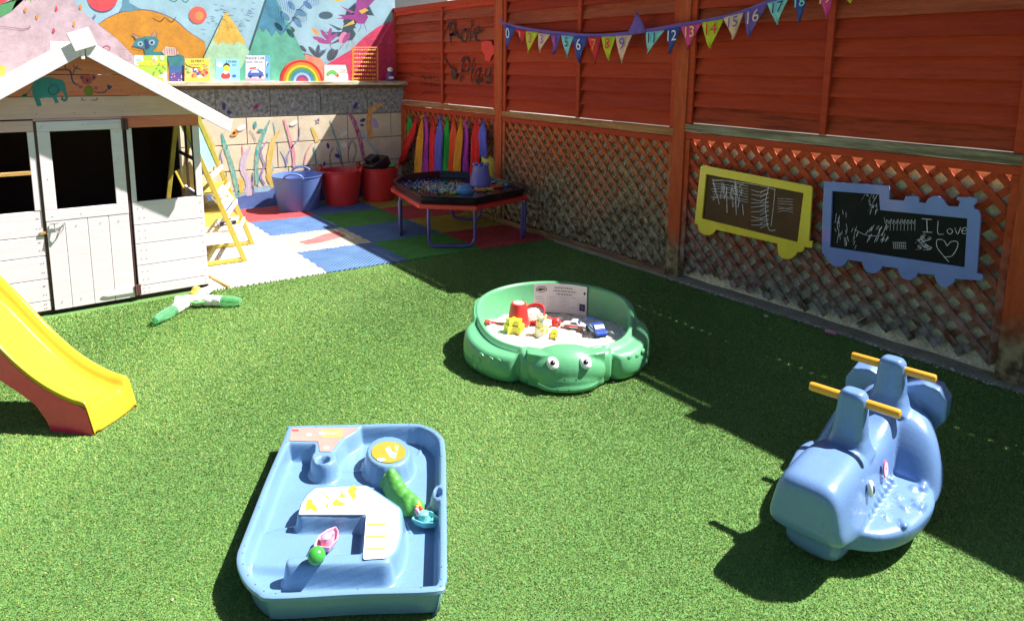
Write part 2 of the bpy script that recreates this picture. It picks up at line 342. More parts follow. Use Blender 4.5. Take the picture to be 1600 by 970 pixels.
# painted blue water band at the foot
wpoly(mb,[(300,303),(330,304),(352,300),(398,293),(427,288),(470,282),(520,285),(560,280),(640,272),(640,345),(300,345)],pm('blue'),0,.0018)
wpoly(mb,[c3(230,880),c3(300,835),c3(420,800),c3(520,790),c3(560,765),c3(560,740),c3(430,765),c3(240,800)],pm('lblue'),0,.0026)
strokes=[('gold',[(75,340),(105,410),(145,490)],30),('teal',[(205,390),(225,470),(262,580),(290,690),(318,820)],24),('teal',[(535,300),(490,400),(455,500),(443,620),(448,745)],22),
('purple',[(520,440),(478,500),(480,560),(498,610),(472,690),(500,740)],11),('gold',[(603,370),(560,440),(538,530),(530,620),(545,730)],30),('pink',[(632,290),(660,380),(685,470),(700,540),(702,620)],18),
('gold',[(822,345),(850,410),(862,450)],24),('teal',[(950,300),(980,400),(1010,480),(1032,592)],12),('magenta',[(1070,240),(1110,300),(1150,410),(1185,575)],22),('lblue',[(1160,370),(1215,450),(1285,535)],18),
('orange',[(1315,185),(1240,225),(1218,290),(1220,360),(1230,430)],32),('purple',[(650,615),(648,560),(690,480),(735,420),(740,350)],7),('purple',[(690,480),(660,540),(655,600)],6),('lilac',[(400,480),(358,560),(350,640),(385,720),(395,820)],30),
('lilac',[(330,590),(360,650),(380,720),(368,800)],10),('navy',[(415,660),(418,740),(425,810)],9),('pink',[(830,450),(790,520),(772,600)],8),('grey',[(975,480),(950,540),(955,620)],9),('grey',[(1080,590),(1075,520),(1100,440),(1130,500),(1110,580)],9),
('grey',[(990,480),(1020,560),(1050,640)],9),('aqua',[(560,310),(575,420),(540,560),(560,640)],9),('grey',[(440,450),(420,400),(395,370)],5),('lblue',[(610,500),(640,560),(655,620)],8),
('teal',[(840,480),(850,560),(860,640)],11),('pink',[(345,470),(352,560)],7),('gold',[(320,700),(340,740),(335,800)],30),('gold',[(515,670),(540,720),(560,760)],24),('grey',[(205,500),(180,600)],6),('navy',[(1010,560),(1030,600)],8),('lilac',[(200,520),(215,590)],8)]
for k,(cn,p,wd) in enumerate(strokes):
    q=curve([atx(*c3(*a),0)+Vector((.0034+.0004*(k%6),0,0)) for a in p],6); n=len(q); w0=size(wd*1.25/4.4,q[0])
    mb.ribbon(q,[(w0*(.15+.85*math.sin(math.pi*min(1,(i+.6)/(n*.8)))**.7) if i<n*.45 else w0*.98)*(1+.28*noise.noise(Vector((i*.5,k*3.1,0)))) for i in range(n)],(1,0,0),brush(cn))
for cn,x,y,a,b,r in [('navy',218,205,12,28,.0),('navy',255,245,18,12,.3),('teal',435,330,10,24,0),('teal',470,370,20,10,-.2),('navy',1125,200,12,26,.5),('navy',1175,300,20,12,-.4),('navy',1170,334,14,8,.2),('navy',935,475,10,20,-.2),('navy',1000,545,20,14,.5),
 ('white',340,350,34,18,-.5),('white',1045,395,28,14,-.6),('white',1045,470,20,18,.7),('lilac',1260,320,20,40,-.4),('white',700,320,30,14,-.5),('orange',290,395,26,14,-.2),('orange',292,380,10,20,.6),('magenta',440,212,24,9,-.5),('magenta',438,204,10,20,.7),('lilac',868,300,22,6,.7),('lilac',868,300,6,22,.5),('lilac',690,195,8,24,.4),('navy',910,600,7,18,.2)]:
    wpoly(mb,[c3(*e) for e in ell(x,y,a,b,16,r)],pm(cn),0,.0064)
mb.build('painted_reeds',wall,smooth=False,recalc=False)
# shelf on top of the wall
M_shelf=mat('weathered shelf board',(.30,.20,.10),.8,.3,3,.4,60,stretch=(6,1,6),col2=(.72,.66,.50),c2pos=(.35,.55))
M_shelfu=mat('mortar under shelf',(.22,.13,.06),.95,.4,12,.6,50)
mb=MB().box((-.30,-7,1.325),(.10,.045,1.368),M_shelf); mb.build('shelf',wall,bevel=.006)
mb=MB(); 
for i in range(60):
    y=-4+i*.067; mb.box((-.2,y,1.287),(.045+random.uniform(-.012,.012),y+.066,1.325),M_shelfu)
mb.build('shelf_bedding',wall,smooth=False)
# mural board above the shelf, plane x=-.12
XM=-.20
mural=thing('mural_board',(XM,-2,1.37),'tall painted mural with hills, mountains, a cat and a bird above the shelf','mural')
M_sky=mat('mural sky paint',(.36,.58,.70),.8,.2,3.5,.1,60,fine=.04)
MB().box((XM-.04,-7,1.37),(XM,.03,2.9),M_sky).build('board',mural,smooth=False)
mu=MB(); lay=[0]
def M(pts,cn,col=None,var=.25):
    lay[0]+=1; wpoly(mu,pts,(paint(cn,col,var) if col else pm(cn)),XM,.0012+.00025*lay[0])
def S(pts,wd,cn,col=None,smoothc=True):
    lay[0]+=1; q=[atx(a,b,XM)+Vector((.0012+.00025*lay[0],0,0)) for a,b in pts]
    if smoothc and len(q)>2: q=curve(q,5)
    w0=size(wd,q[0]); n=len(q); mu.ribbon(q,[w0*(.45+.55*math.sin(math.pi*(i+.5)/n)) for i in range(n)],(1,0,0),paint(cn,col) if col else pm(cn))
def c5(*P): return [(x/4.85,y/4.85) for x,y in P]
def c2(*P): return [(200+x/3.636,y/3.636) for x,y in P]
M([(-300,-60),(108,-60),(113,-8),(118,5),(132,21),(154,39),(186,64),(212,91),(235,118),(235,140),(-300,140)],'mural mauve',(.60,.45,.52))
M([(-300,60),(-40,85),(-10,103),(8,103),(8,125),(-300,150)],'mural yellow',(.72,.58,.10))
M([(154,38),(171,27),(198,17),(227,16),(247,20),(274,32),(295,50),(320,66),(322,80),(318,100),(318,135),(235,135),(212,91),(186,64)],'mural orange',(.62,.27,.03))
S([(154,38),(171,27),(198,17),(227,16),(247,20),(274,32),(295,50),(320,66)],1.2,'navy')
M(ell(160,-4,24,23,24),'mural coral',(.72,.08,.10)); S(ell(160,-4,24,23,24)[2:11],1.2,'navy')
M([(193,-20),(200,-20),(202,5),(220,15),(205,18),(186,19),(192,8)],'mural steel',(.12,.30,.42))
M(ell(309,24,14,13.5,24),'mural coral2',(.80,.14,.10)); M(ell(311,25,7,7,16),'mural sun heart',(.85,.28,.10))
M([(0,28),(0,8),(22,2),(50,-12),(58,-30),(38,-30),(18,18)],'green'); M([(-60,12),(-60,-30),(24,-30),(16,-2),(0,8)],'mural coral')
for x,y,a in ((88,14,.3),(58,27,0),(126,11,.2),(116,38,.4),(84,48,.3),(40,16,0),(148,26,0)):
    M([(x-2.4,y+2),(x,y-5),(x+2.6,y+2),(x,y+5)] if a else ell(x,y,2.2,4,10),'mural coral' if a==.3 else 'orange') if x!=148 else M(ell(x,y,1.6,3,10),'purple')
S([(0,42),(14,43),(34,46),(46,44),(47,41),(44,40)],.9,'mural wine',(.22,.05,.08))
# animal: long-bodied cat
M(c5((1000,350),(1030,300),(1100,278),(1180,280),(1205,310),(1190,355),(1160,380),(1160,395),(1240,395),(1330,400),(1395,430),(1395,500),(1350,520),(1360,580),(1330,590),(1310,530),(1290,540),(1270,440),(1100,425),(1090,370)),'mural cat teal',(.05,.24,.27))
M(c5((1030,300),(995,255),(1060,282)),'mural ear',(.50,.30,.18)); M(c5((1140,278),(1178,225),(1185,285)),'mural ear'); S(c5((1030,300),(995,255),(1060,282)),.8,'navy',None,False); S(c5((1140,278),(1178,225),(1185,285)),.8,'navy',None,False)
M([(x/4.85,y/4.85) for x,y in ell(1063,335,22,20)],'lblue'); M([(x/4.85,y/4.85) for x,y in ell(1150,325,24,22)],'lblue'); M([(x/4.85,y/4.85) for x,y in ell(1063,335,10,10)],'navy'); M([(x/4.85,y/4.85) for x,y in ell(1150,325,11,11)],'navy')
M(c5((1095,300),(1115,300),(1135,360),(1105,375)),'navy'); S(c5((1000,350),(1040,365),(1090,370)),.8,'navy')
M(c5((1225,395),(1255,355),(1320,362),(1355,410),(1320,425),(1250,425)),'mural saddle',(.72,.55,.50))
for k in range(6): S(c5((1245+k*18,368),(1250+k*18,418)),.7,'magenta',None,False)
M([(x/4.85,y/4.85) for x,y in ell(805,370,30,22)],'mural wine'); M([(x/4.85,y/4.85) for x,y in ell(805,372,24,17)],'mural pink shell',(.66,.35,.45))
for k in range(26): 
    x,y=random.uniform(885,1010),random.uniform(370,470); S(c5((x,y),(x+14,y+2)),.5,'grey',None,False)
# mountains
M([(352.6,17),(318,90),(316,135),(396,135),(391,84)],'mural mint',(.40,.62,.42)); 
M([(352.6,17),(333,64),(338,66),(341,72),(346,64),(351,66),(356,71),(361,66),(366,70),(371,64),(378,70),(383,68),(378,58)],'mural gold',(.72,.46,.08))
M([(420,-12),(390,80),(374,110),(374,135),(485,135),(478,94),(426,-12)],'mural sea green',(.12,.42,.32))
M([(420,-12),(401,48),(405,43),(410,50),(416,44),(424,57),(430,46),(437,55),(445,46),(452,57),(449,44),(424,-12)],'mural mountain blue',(.07,.26,.40))
S([(401,48),(405,43),(410,50),(416,44),(424,57),(430,46),(437,55),(445,46),(452,57),(455,50)],1.,'navy',None,False)
for k in range(22): x,y=random.uniform(395,470),random.uniform(62,122); S([(x,y),(x+.5,y+4)],.5,'teal',None,False)
for k in range(30): x,y=random.uniform(335,372),random.uniform(35,66); S([(x,y),(x+.8,y+6)],.4,'orange',None,False)
for k in range(34): x,y=random.uniform(318,395),random.uniform(-2,35); S([(x,y),(x+2,y-1.2),(x+4,y),(x+6,y-1)],.7,'navy')
M([(500,92),(474,85),(480,135),(520,135)],'mural salmon',(.75,.28,.18))
M([(510,100),(530,88),(547,78),(565,60),(585,45),(600,37),(616,34),(616,135),(500,135),(505,104)],'mural crimson',(.66,.05,.14))
for k in range(40): x=random.uniform(530,612); y=random.uniform(60,120); S([(x,y),(x+5,y-4)],.5,'mural pink line',(.75,.25,.30),False)
# blue leafy sprig
S([(449,42),(460,22),(475,5),(490,-12)],1.3,'navy'); 
for x,y,r in ((444,27,.8),(453,10,.9),(463,37,.9),(468,22,.4),(478,9,.7),(485,-4,.5)): M(ell(x,y,8.5,4.2,14,r),'mural leaf blue',(.10,.24,.42))
for k in range(8): S([(432+k*3,12+k*1.5),(424+k*4,-6)],.9,'blue'); S([(478+k*2.4,14-k*.8),(474+k*3,-6)],.8,'blue')
# flowers
S([(515,92),(515,78),(510,62)],1.,'mural wine'); 
for x,y,r in ((505,56,.9),(512,55,-1.4),(496,62,.3),(516,60,-.7),(504,66,.1)): M(ell(x,y,11,3.2,14,r),'mural violet',(.36,.08,.28))
M(ell(490,50,7,3,12,.8),'orange'); S([(520,86),(530,74),(534,70)],.9,'mural wine'); M(ell(533,60,10,6,16,-1.2),'mural rose',(.72,.25,.42)); M(ell(538,60,10,4,16,-1.0),'mural violet')

# bird
M([(553,12),(566,18),(572,28),(566,38),(556,38),(548,30)],'mural bird purple',(.30,.05,.25)); M([(556,20),(552,8),(558,-10),(570,-20),(590,-20),(600,0),(585,-2),(572,12),(568,20)],'mural bird purple')
M([(550,24),(524,24),(533,28),(522,30),(549,32)],'mural bird purple'); M([(552,20),(528,10),(545,22)],'mural violet'); M([(557,18),(567,14),(573,17),(562,23)],'gold')
M([(549,32),(530,44),(551,38)],'mural straw',(.70,.50,.12)); S([(561,38),(559,46),(556,51)],.8,'navy'); S([(565,37),(568,44),(569,50)],.8,'navy')
S([(488,78),(500,80),(508,77)],1.2,'blue'); S([(258,-2),(270,4),(278,-3)],2.,'mural cat teal'); S([(278,-3),(288,5),(296,-4)],2.,'mural cat teal'); M(ell(526,-3,11,6),'gold')
mu.build('mural_painting',mural,smooth=False,recalc=False)
# sprig hanging over the mural, top left
sp=atx(40,-8,.05); mb=MB(); M_leaf=mat('sprig leaf',(.10,.22,.05),.6,.4,20)
for k in range(40):
    a=sp+Vector((random.gauss(0,.03),random.gauss(0,.06),random.gauss(.03,.03))); d=Vector((random.gauss(0,.3),random.gauss(0,.8),-1)).normalized(); s_=d.cross(Vector((1,0,0))).normalized()*.006
    mb.add([a,a+d*.03+s_,a+d*.075,a+d*.03-s_],[(0,1,2,3)],M_leaf)
mb.tube([sp+Vector((0,-.1,.5)),sp+Vector((0,-.03,.15)),sp],.004,M_leaf,6)
tag(mb.build('hanging_sprig',loc=sp,recalc=False),'small green leafy sprig hanging in front of the mural top left','plant')

# ------------------------------------------------------------------ fence along y = 0
def wood(name,c1,c2,pos=(.4,.62),st=(.7,5,9),bump=.35,weather=None):
    m=mat(name,c1,.75,.2,4,bump,30,stretch=st,col2=c2,c2pos=pos,fine=.12,spec=.25)
    if weather:      # boards gone grey towards the wet foot of the fence
        nt=m.node_tree;N=nt.nodes;L=nt.links;b=N['Principled BSDF']; src=b.inputs['Base Color'].links[0].from_socket
        g=N.new('ShaderNodeNewGeometry'); sx=N.new('ShaderNodeSeparateXYZ'); L.new(g.outputs['Position'],sx.inputs[0])
        nz=N.new('ShaderNodeTexNoise'); nz.inputs['Scale'].default_value=2.2; nz.inputs['Detail'].default_value=7; L.new(g.outputs['Position'],nz.inputs['Vector'])
        ad=N.new('ShaderNodeMath'); ad.operation='MULTIPLY_ADD'; L.new(nz.outputs['Fac'],ad.inputs[0]); ad.inputs[1].default_value=-weather[2]; L.new(sx.outputs['Z'],ad.inputs[2])
        mr=N.new('ShaderNodeMapRange'); mr.inputs['From Min'].default_value=weather[0]-weather[2]*.5; mr.inputs['From Max'].default_value=weather[1]-weather[2]*.5; mr.inputs['To Min'].default_value=1; mr.inputs['To Max'].default_value=0; L.new(ad.outputs[0],mr.inputs['Value'])
        mx=N.new('ShaderNodeMix'); mx.data_type='RGBA'; L.new(mr.outputs['Result'],mx.inputs[0]); L.new(src,mx.inputs[6])
        n4=N.new('ShaderNodeTexNoise'); n4.inputs['Scale'].default_value=18; n4.inputs['Detail'].default_value=6; L.new(g.outputs['Position'],n4.inputs['Vector'])
        r4=N.new('ShaderNodeValToRGB'); e=r4.color_ramp.elements; e[0].position=.38;e[1].position=.66; e[0].color=(.10,.065,.035,1); e[1].color=(*weather[3],1); L.new(n4.outputs['Fac'],r4.inputs['Fac'])
        L.new(r4.outputs['Color'],mx.inputs[7]); L.new(mx.outputs[2],b.inputs['Base Color'])
    return m
M_board=wood('red stained board',(.42,.040,.014),(.56,.064,.022),(.3,.7),bump=.15)
M_board2=wood('red stained board worn',(.20,.030,.012),(.46,.06,.022),(.34,.52),bump=.2)
M_board3=wood('red stained board bright',(.46,.048,.016),(.58,.075,.024),(.3,.7),bump=.15)
M_board4=wood('brown faded board',(.34,.055,.022),(.50,.10,.045),(.3,.6),bump=.25)
M_board5=wood('deep red board',(.36,.030,.012),(.48,.050,.018),(.3,.7),bump=.15)
M_post=wood('red stained post',(.46,.07,.02),(.60,.105,.032),(.35,.6),st=(8,8,1.2),weather=(.22,.40,.12,(.42,.34,.18)))
M_lat=wood('trellis slat',(.40,.075,.022),(.62,.13,.04),(.38,.6),st=(6,6,6),weather=(.30,.95,.85,(.42,.35,.22)))
M_lat3=wood('trellis slat red',(.42,.055,.018),(.58,.09,.03),(.38,.6),st=(6,6,6),weather=(.10,.78,.5,(.34,.32,.30)))
M_grey=wood('weathered grey rail',(.16,.12,.07),(.44,.38,.27),(.35,.65))
M_rail=wood('worn brown rail',(.30,.10,.03),(.52,.24,.10),(.35,.6))
M_grav=wood('gravel board',(.16,.09,.04),(.36,.24,.13),(.4,.65))
FN=Vector((5,0.02,0)); fence=thing('fence',FN,'tall red stained timber fence with closed boards above a diagonal trellis','fence')
posts=[.035,2.075,4.335,6.485,8.70]
for i,x in enumerate(posts):
    wd=.11 if i not in(0,) else .06
    MB().box((x-wd/2,-.02,.0),(x+wd/2,.085,2.32 if i else 1.1),M_post).build('post',fence,bevel=.006)
tops=[2.24,2.36,2.20,2.28]; bats=[.97,3.22,5.41,7.6]
def boards(x0,x1,z0,z1,parent,seedk):
    mb=MB(); rs=random.Random(seedk); z=z0; k=0
    while z<z1-.02:
        h=rs.uniform(.098,.128); n=16; ph=rs.uniform(0,9); vs=[];fs=[]
        tp=min(z+h+.018,z1)
        for i in range(n+1):
            x=x0+(x1-x0)*i/n; wv=.006*noise.noise(Vector((x*1.6,ph,0)))+.003*noise.noise(Vector((x*7,ph,2)))
            b=z+wv; yb=.006; yt=.052
            vs+=[(x,yb,b),(x,yt+.014,b),(x,yt+.014,tp),(x,yt,tp)]
        for i in range(n):
            a=i*4
            for q in range(4): r=(q+1)%4; fs.append((a+q,a+r,a+4+r,a+4+q))
        fs+=[(0,3,2,1),(n*4,n*4+1,n*4+2,n*4+3)]
        mb.add(vs,fs,rs.choice([M_board,M_board,M_board2,M_board3,M_board4,M_board5])); z+=h; k+=1
    return mb.build('board_panel',parent,ang=30)
def trellis(x0,x1,z0,z1,parent,m,ragged=0.,pitch=.128,sw=.030):
    mb=MB(); W=x1-x0;Hh=z1-z0; rs=random.Random(int(x0*10))
    for layer,sgn in ((0,-1),(1,1)):
        k=-Hh-pitch
        while k<W+Hh+pitch:
            # slat through (x0+k, z0) going up with direction sgn
            pts=[]
            a=(k,0.);b=(k+sgn*Hh,Hh)
            # clip to 0..W
            def cl(p,q):
                (ax,az),(bx,bz)=p,q
                for lim,op in ((0,1),(W,-1)):
                    da=(ax-lim)*op;db=(bx-lim)*op
                    if da<0 and db<0: return None
                    if da<0: t=da/(da-db); ax,az=ax+(bx-ax)*t,az+(bz-az)*t
                    elif db<0: t=da/(da-db); bx,bz=ax+(bx-ax)*t,az+(bz-az)*t
                return (ax,az),(bx,bz)
            c=cl(a,b)
            if c and abs(c[0][1]-c[1][1])>.03:
                (ax,az),(bx,bz)=c
                if ragged and az<.01: 
                    e=rs.uniform(-ragged,ragged*.5); ax+=sgn*-e*-1; az-=e*-1
                yy=.012 if layer==0 else .026
                mb.beam((x0+ax,yy,z0+az),(x0+bx,yy,z0+bz),sw,.011,m,up=(0,1,0))
            k+=pitch
    return mb.build('trellis',parent,smooth=False)
for i in range(4):
    x0=posts[i]+(.055 if i else .03); x1=posts[i+1]-.055; zr=[1.135,1.125,1.165,1.165][i]; top=tops[i]
    mt=M_lat3 if i>=2 else M_lat
    if i==0: x0=-.20
    pan=boards(x0+.035,x1-.035,zr+.008,top-.03,fence,40+i)
    fr=MB()
    for xx in (x0+.022,x1-.022): fr.box((xx-.022,-.006,zr+.002),(xx+.022,.0135,top-.02),M_board3); fr.box((xx-.024,.067,zr+.002),(xx+.03,.08,top-.02),M_board3)  # rear strips added behind the stiles to stop sun leaking through
    fr.box((x0,-.006,top-.055),(x1,.03,top),M_board3)
    if i: fr.box((x0+.02,-.004,zr),(x0+.024,.02,zr+.001),M_board3)
    if i==0: fr.box((-.205,.0136,zr+.002),(-.15,.0665,top-.02),M_board3)  # closing strip added at the panel end to block leaking sun
    fr.build('panel_frame',pan,bevel=.003)
    if i==0: x0=posts[0]+.03
    MB().box((bats[i]-.02,-.008,zr+.004),(bats[i]+.02,.0135,top-.056),M_board).build('batten',pan,bevel=.003)
    # ledge rail
    n=24; vs=[];fs=[]
    for k in range(n+1):
        x=x0+(x1-x0)*k/n; j=.004*noise.noise(Vector((x*5,i,0)))
        vs+=[(x,-.016,zr-.056+j),(x,.045,zr-.056+j),(x,.045,zr-.002),(x,-.016,zr-.002+j*.5)]
    for k in range(n):
        for q in range(4): r=(q+1)%4; fs.append((k*4+q,k*4+r,k*4+4+r,k*4+4+q))
    fs+=[(0,3,2,1),(n*4,n*4+1,n*4+2,n*4+3)]
    MB().add(vs,fs,M_grey if i>=2 else M_rail).build('rail',fence,ang=30)
    zt=zr-.061; zb=[.06,.055,.10,.10][i]
    tr=trellis(x0+.03,x1-.03,zb,zt-.03,fence,mt,ragged=.035 if i>=2 else 0,pitch=.128 if i>=2 else .118,sw=.036 if i>=2 else .033)
    fr=MB().box((x0,-.010,zt-.045),(x1,.030,zt),M_board3 if i>=2 else M_board)
    for xx in (x0+.02,x1-.02): fr.box((xx-.02,-.006,.0 if i<2 else .10),(xx+.02,.032,zt-.046),mt)
    fr.build('trellis_frame',tr,bevel=.003)
    if i<2: MB().box((x0,-.03,.0),(x1,-.008,.06),M_grav).build('gravel_board',fence,bevel=.003)
# lettering painted on the boards
F_Y=.003
def fstroke(mb,pts,wd,m,y=F_Y):
    q=curve([aty(a,b,y) for a,b in pts],5) if len(pts)>2 else [aty(a,b,y) for a,b in pts]
    mb.ribbon(q,size(wd,q[0]),(0,-1,0),m)
def c7(*P): return [(560+x/5.388,y/5.388) for x,y in P]
M_ink=mat('dark brown lettering paint',(.035,.008,.006),.7,.2,20)
mb=MB()
L_=[c7((775,205),(768,290),(785,385)),c7((745,250),(760,205),(790,195),(815,225),(800,270),(770,300)),c7((775,300),(815,285),(850,325)),c7((770,292),(820,300)),
c7((905,250),(875,265),(862,310),(875,345),(905,345),(915,300),(905,255),(895,250)),c7((955,165),(950,260),(940,355)),c7((975,285),(1010,275),(1028,250),(1010,230),(985,250),(978,300),(995,340),(1022,345)),
c7((890,505),(870,590),(855,690)),c7((865,520),(885,488),(915,495),(935,540),(920,595),(885,605),(872,580)),c7((970,490),(958,590),(948,690)),c7((1020,575),(990,600),(985,670),(1005,695),(1020,640),(1022,575)),c7((1022,575),(1020,660),(1040,695)),
c7((1070,575),(1068,630),(1085,650),(1110,620)),c7((1115,560),(1110,640),(1115,690),(1085,700),(1070,680))]
for s_ in L_: fstroke(mb,s_,3.3,M_ink)
mb.build('lettering',fence,smooth=False,recalc=False)
mb=MB()
for yy in (495,575,655,715,780):
    for xx in range(530,690,26):
        w_=random.uniform(8,16); pts=[(xx+random.uniform(-5,5),yy+random.uniform(-14,14)),(xx+w_*.4,yy+random.uniform(-16,16)),(xx+w_,yy+random.uniform(-14,14)),(xx+w_*.6,yy+random.uniform(-14,14))]
        fstroke(mb,c7(*pts),1.0 if yy not in(655,715) else 1.6,M_ink)
fstroke(mb,c7((520,490),(518,790)),.5,M_ink); 
mb.build('small_writing',fence,smooth=False,recalc=False)
mb=MB(); mb.add([aty(*p,.0035) for p in c7((1035,355),(1075,345),(1120,352),(1130,385),(1155,400),(1150,450),(1125,470),(1105,520),(1065,515),(1060,460),(1035,430))],[list(range(11))],paint('fence red patch',(.80,.05,.03),.1)); mb.build('red_paint_patch',fence,smooth=False,recalc=False)
a,b=aty(*c7((730,500))[0],.005),aty(*c7((795,590))[0],.005)
mb=MB().tube([a,b],.008,mat('dark wood spoon',(.07,.02,.01),.6),8); c=aty(*c7((803,622))[0],.004); mb.ball(c,(.055,.012,.06),MATS['dark wood spoon'],14)
tag(mb.build('wooden_spoon',loc=c),'dark wooden spoon hung on the red fence beside the lettering','spoon')
# pale rendered wall that shows through the trellis
tag(MB().box((-.3,.053,0),(10.5,.10,1.068),mat('pale render',(.92,.84,.60),.9,.3,16,.3,60,fine=.25)).build('rear_wall',smooth=False,loc=(5,.2,0)),'pale rendered wall showing through the diamond gaps of the trellis','wall')
tag(MB().box((-3.2,1.2,0),(-.9,4.5,3.4),mat('neighbour render',(.75,.74,.70),.8,.1,3)).build('neighbour_house',smooth=False,loc=(-2,3,0)),'white rendered house just showing over the fence corner','house')
# ------------------------------------------------------------------ bunting
YB=-.075
CL={'blue':(.05,.08,.38),'red':(.75,.03,.05),'lime':(.62,.62,.03),'peach':(.85,.52,.38),'purple':(.18,.10,.42),'aqua':(.28,.66,.68),'pink':(.80,.06,.30),'orange':(.80,.28,.03),'white':(.8,.8,.85),'navy':(.02,.03,.16),'yellow':(.8,.7,.08)}
def cloth(c): return mat('felt '+c,CL[c],.9,.18,25,.3,200)
bun=thing('bunting',aty(1050,40,YB),'string of number pennants hanging across the upper fence boards','bunting')
sp=[(781,30),(789,38),(830,47),(880,53),(920,56),(960,55),(1010,49),(1050,42),(1100,34),(1150,23),(1200,4),(1240,-9),(1300,-18),(1345,-4),(1400,-30)]
line=curve([aty(a,b,YB) for a,b in sp],8); mb=MB()
mb.beam  # ribbon tape folded over the cord
for k in range(len(line)-1):
    a,b=line[k],line[k+1]; mb.add([a+Vector((0,-.004,.014)),b+Vector((0,-.004,.014)),b+Vector((0,-.004,-.012)),a+Vector((0,-.004,-.012)),a+Vector((0,.0,.014)),b+Vector((0,.0,.014)),b+Vector((0,.0,-.012)),a+Vector((0,.0,-.012))],[(0,1,2,3),(7,6,5,4),(0,4,5,1),(3,2,6,7)],cloth('purple'))
mb.build('tape',bun,smooth=False,weld=True)
fl=[('0','blue','white',(790,39),(807,45),(792,77)),('1','red','peach',(807,46),(823,49),(817,70)),('2','lime','pink',(823,49),(843,51),(826,83)),('3','peach','purple',(842,52),(861,54),(845,82)),('4','purple','pink',(862,54),(878,55),(866,86)),('5','aqua','navy',(878,56),(898,57),(888,90)),
('6','blue','white',(896,57),(920,58),(906,99)),('7','red','orange',(920,58),(941,58),(931,101)),('8','lime','red',(940,58),(963,57),(953,95)),('9','peach','purple',(963,57),(989,55),(973,99)),('','purple','',(981,53),(1011,51),(996,20)),('11','aqua','navy',(1011,51),(1040,48),(1013,84)),
('12','blue','white',(1043,46),(1066,43),(1047,84)),('13','pink','yellow',(1066,42),(1099,36),(1075,77)),('14','lime','red',(1097,36),(1132,30),(1111,76)),('15','peach','purple',(1132,28),(1164,20),(1146,62)),('16','purple','peach',(1163,20),(1200,7),(1172,58)),('17','aqua','navy',(1200,6),(1234,-4),(1216,39)),
('18','blue','aqua',(1240,-7),(1266,-13),(1249,36)),('19','pink','peach',(1276,-12),(1304,-17),(1294,28)),('20','yellow','red',(1316,-14),(1342,-8),(1330,6))]
for t,cn,nc,a,b,c in fl:
    A=aty(*a,YB);B=aty(*b,YB);C=aty(*c,YB); n=8; vs=[];fs=[]; ph=random.uniform(0,6)
    bl=.12 if t in('2','14','8','15') else .03
    for i in range(n+1):
        s_=i/n; L0=A.lerp(C,s_); R0=B.lerp(C,s_)
        mid=(L0+R0)/2; L0=L0.lerp(mid,-bl*s_); R0=R0.lerp(mid,-bl*s_)
        for j in range(5):
            p=L0.lerp(R0,j/4); p=p+Vector((0,-.008-.012*math.sin(j*1.4+ph)*s_+.004*math.sin(s_*5+ph),.0025*random.uniform(-1,1) if j in(0,4) else 0)); vs.append(p)
    for i in range(n):
        for j in range(4): fs.append((i*5+j,i*5+j+1,i*5+6+j,i*5+5+j))
    o=MB().add(vs,fs,cloth(cn)).build('pennant',bun,recalc=False,ang=80)
    sm=o.modifiers.new('t','SOLIDIFY'); sm.thickness=.003
    tag(o,'%s pennant %s'%(cn,'with the number %s'%t if t else 'flipped up over the tape'))
    if t:
        up=((A+B)/2-C).normalized(); rt=(B-A).normalized(); W_=(B-A).length; Hh=((A+B)/2-C).length; cen=((A+B)/2).lerp(C,.32)+Vector((0,-.026,0))
        ntx=MB().text(t,cen,rt,Vector((0,0,1)),min(Hh*.62,W_*(1.1 if len(t)==1 else .78)),cloth(nc)); ntx.build('number',o,smooth=False,recalc=False)
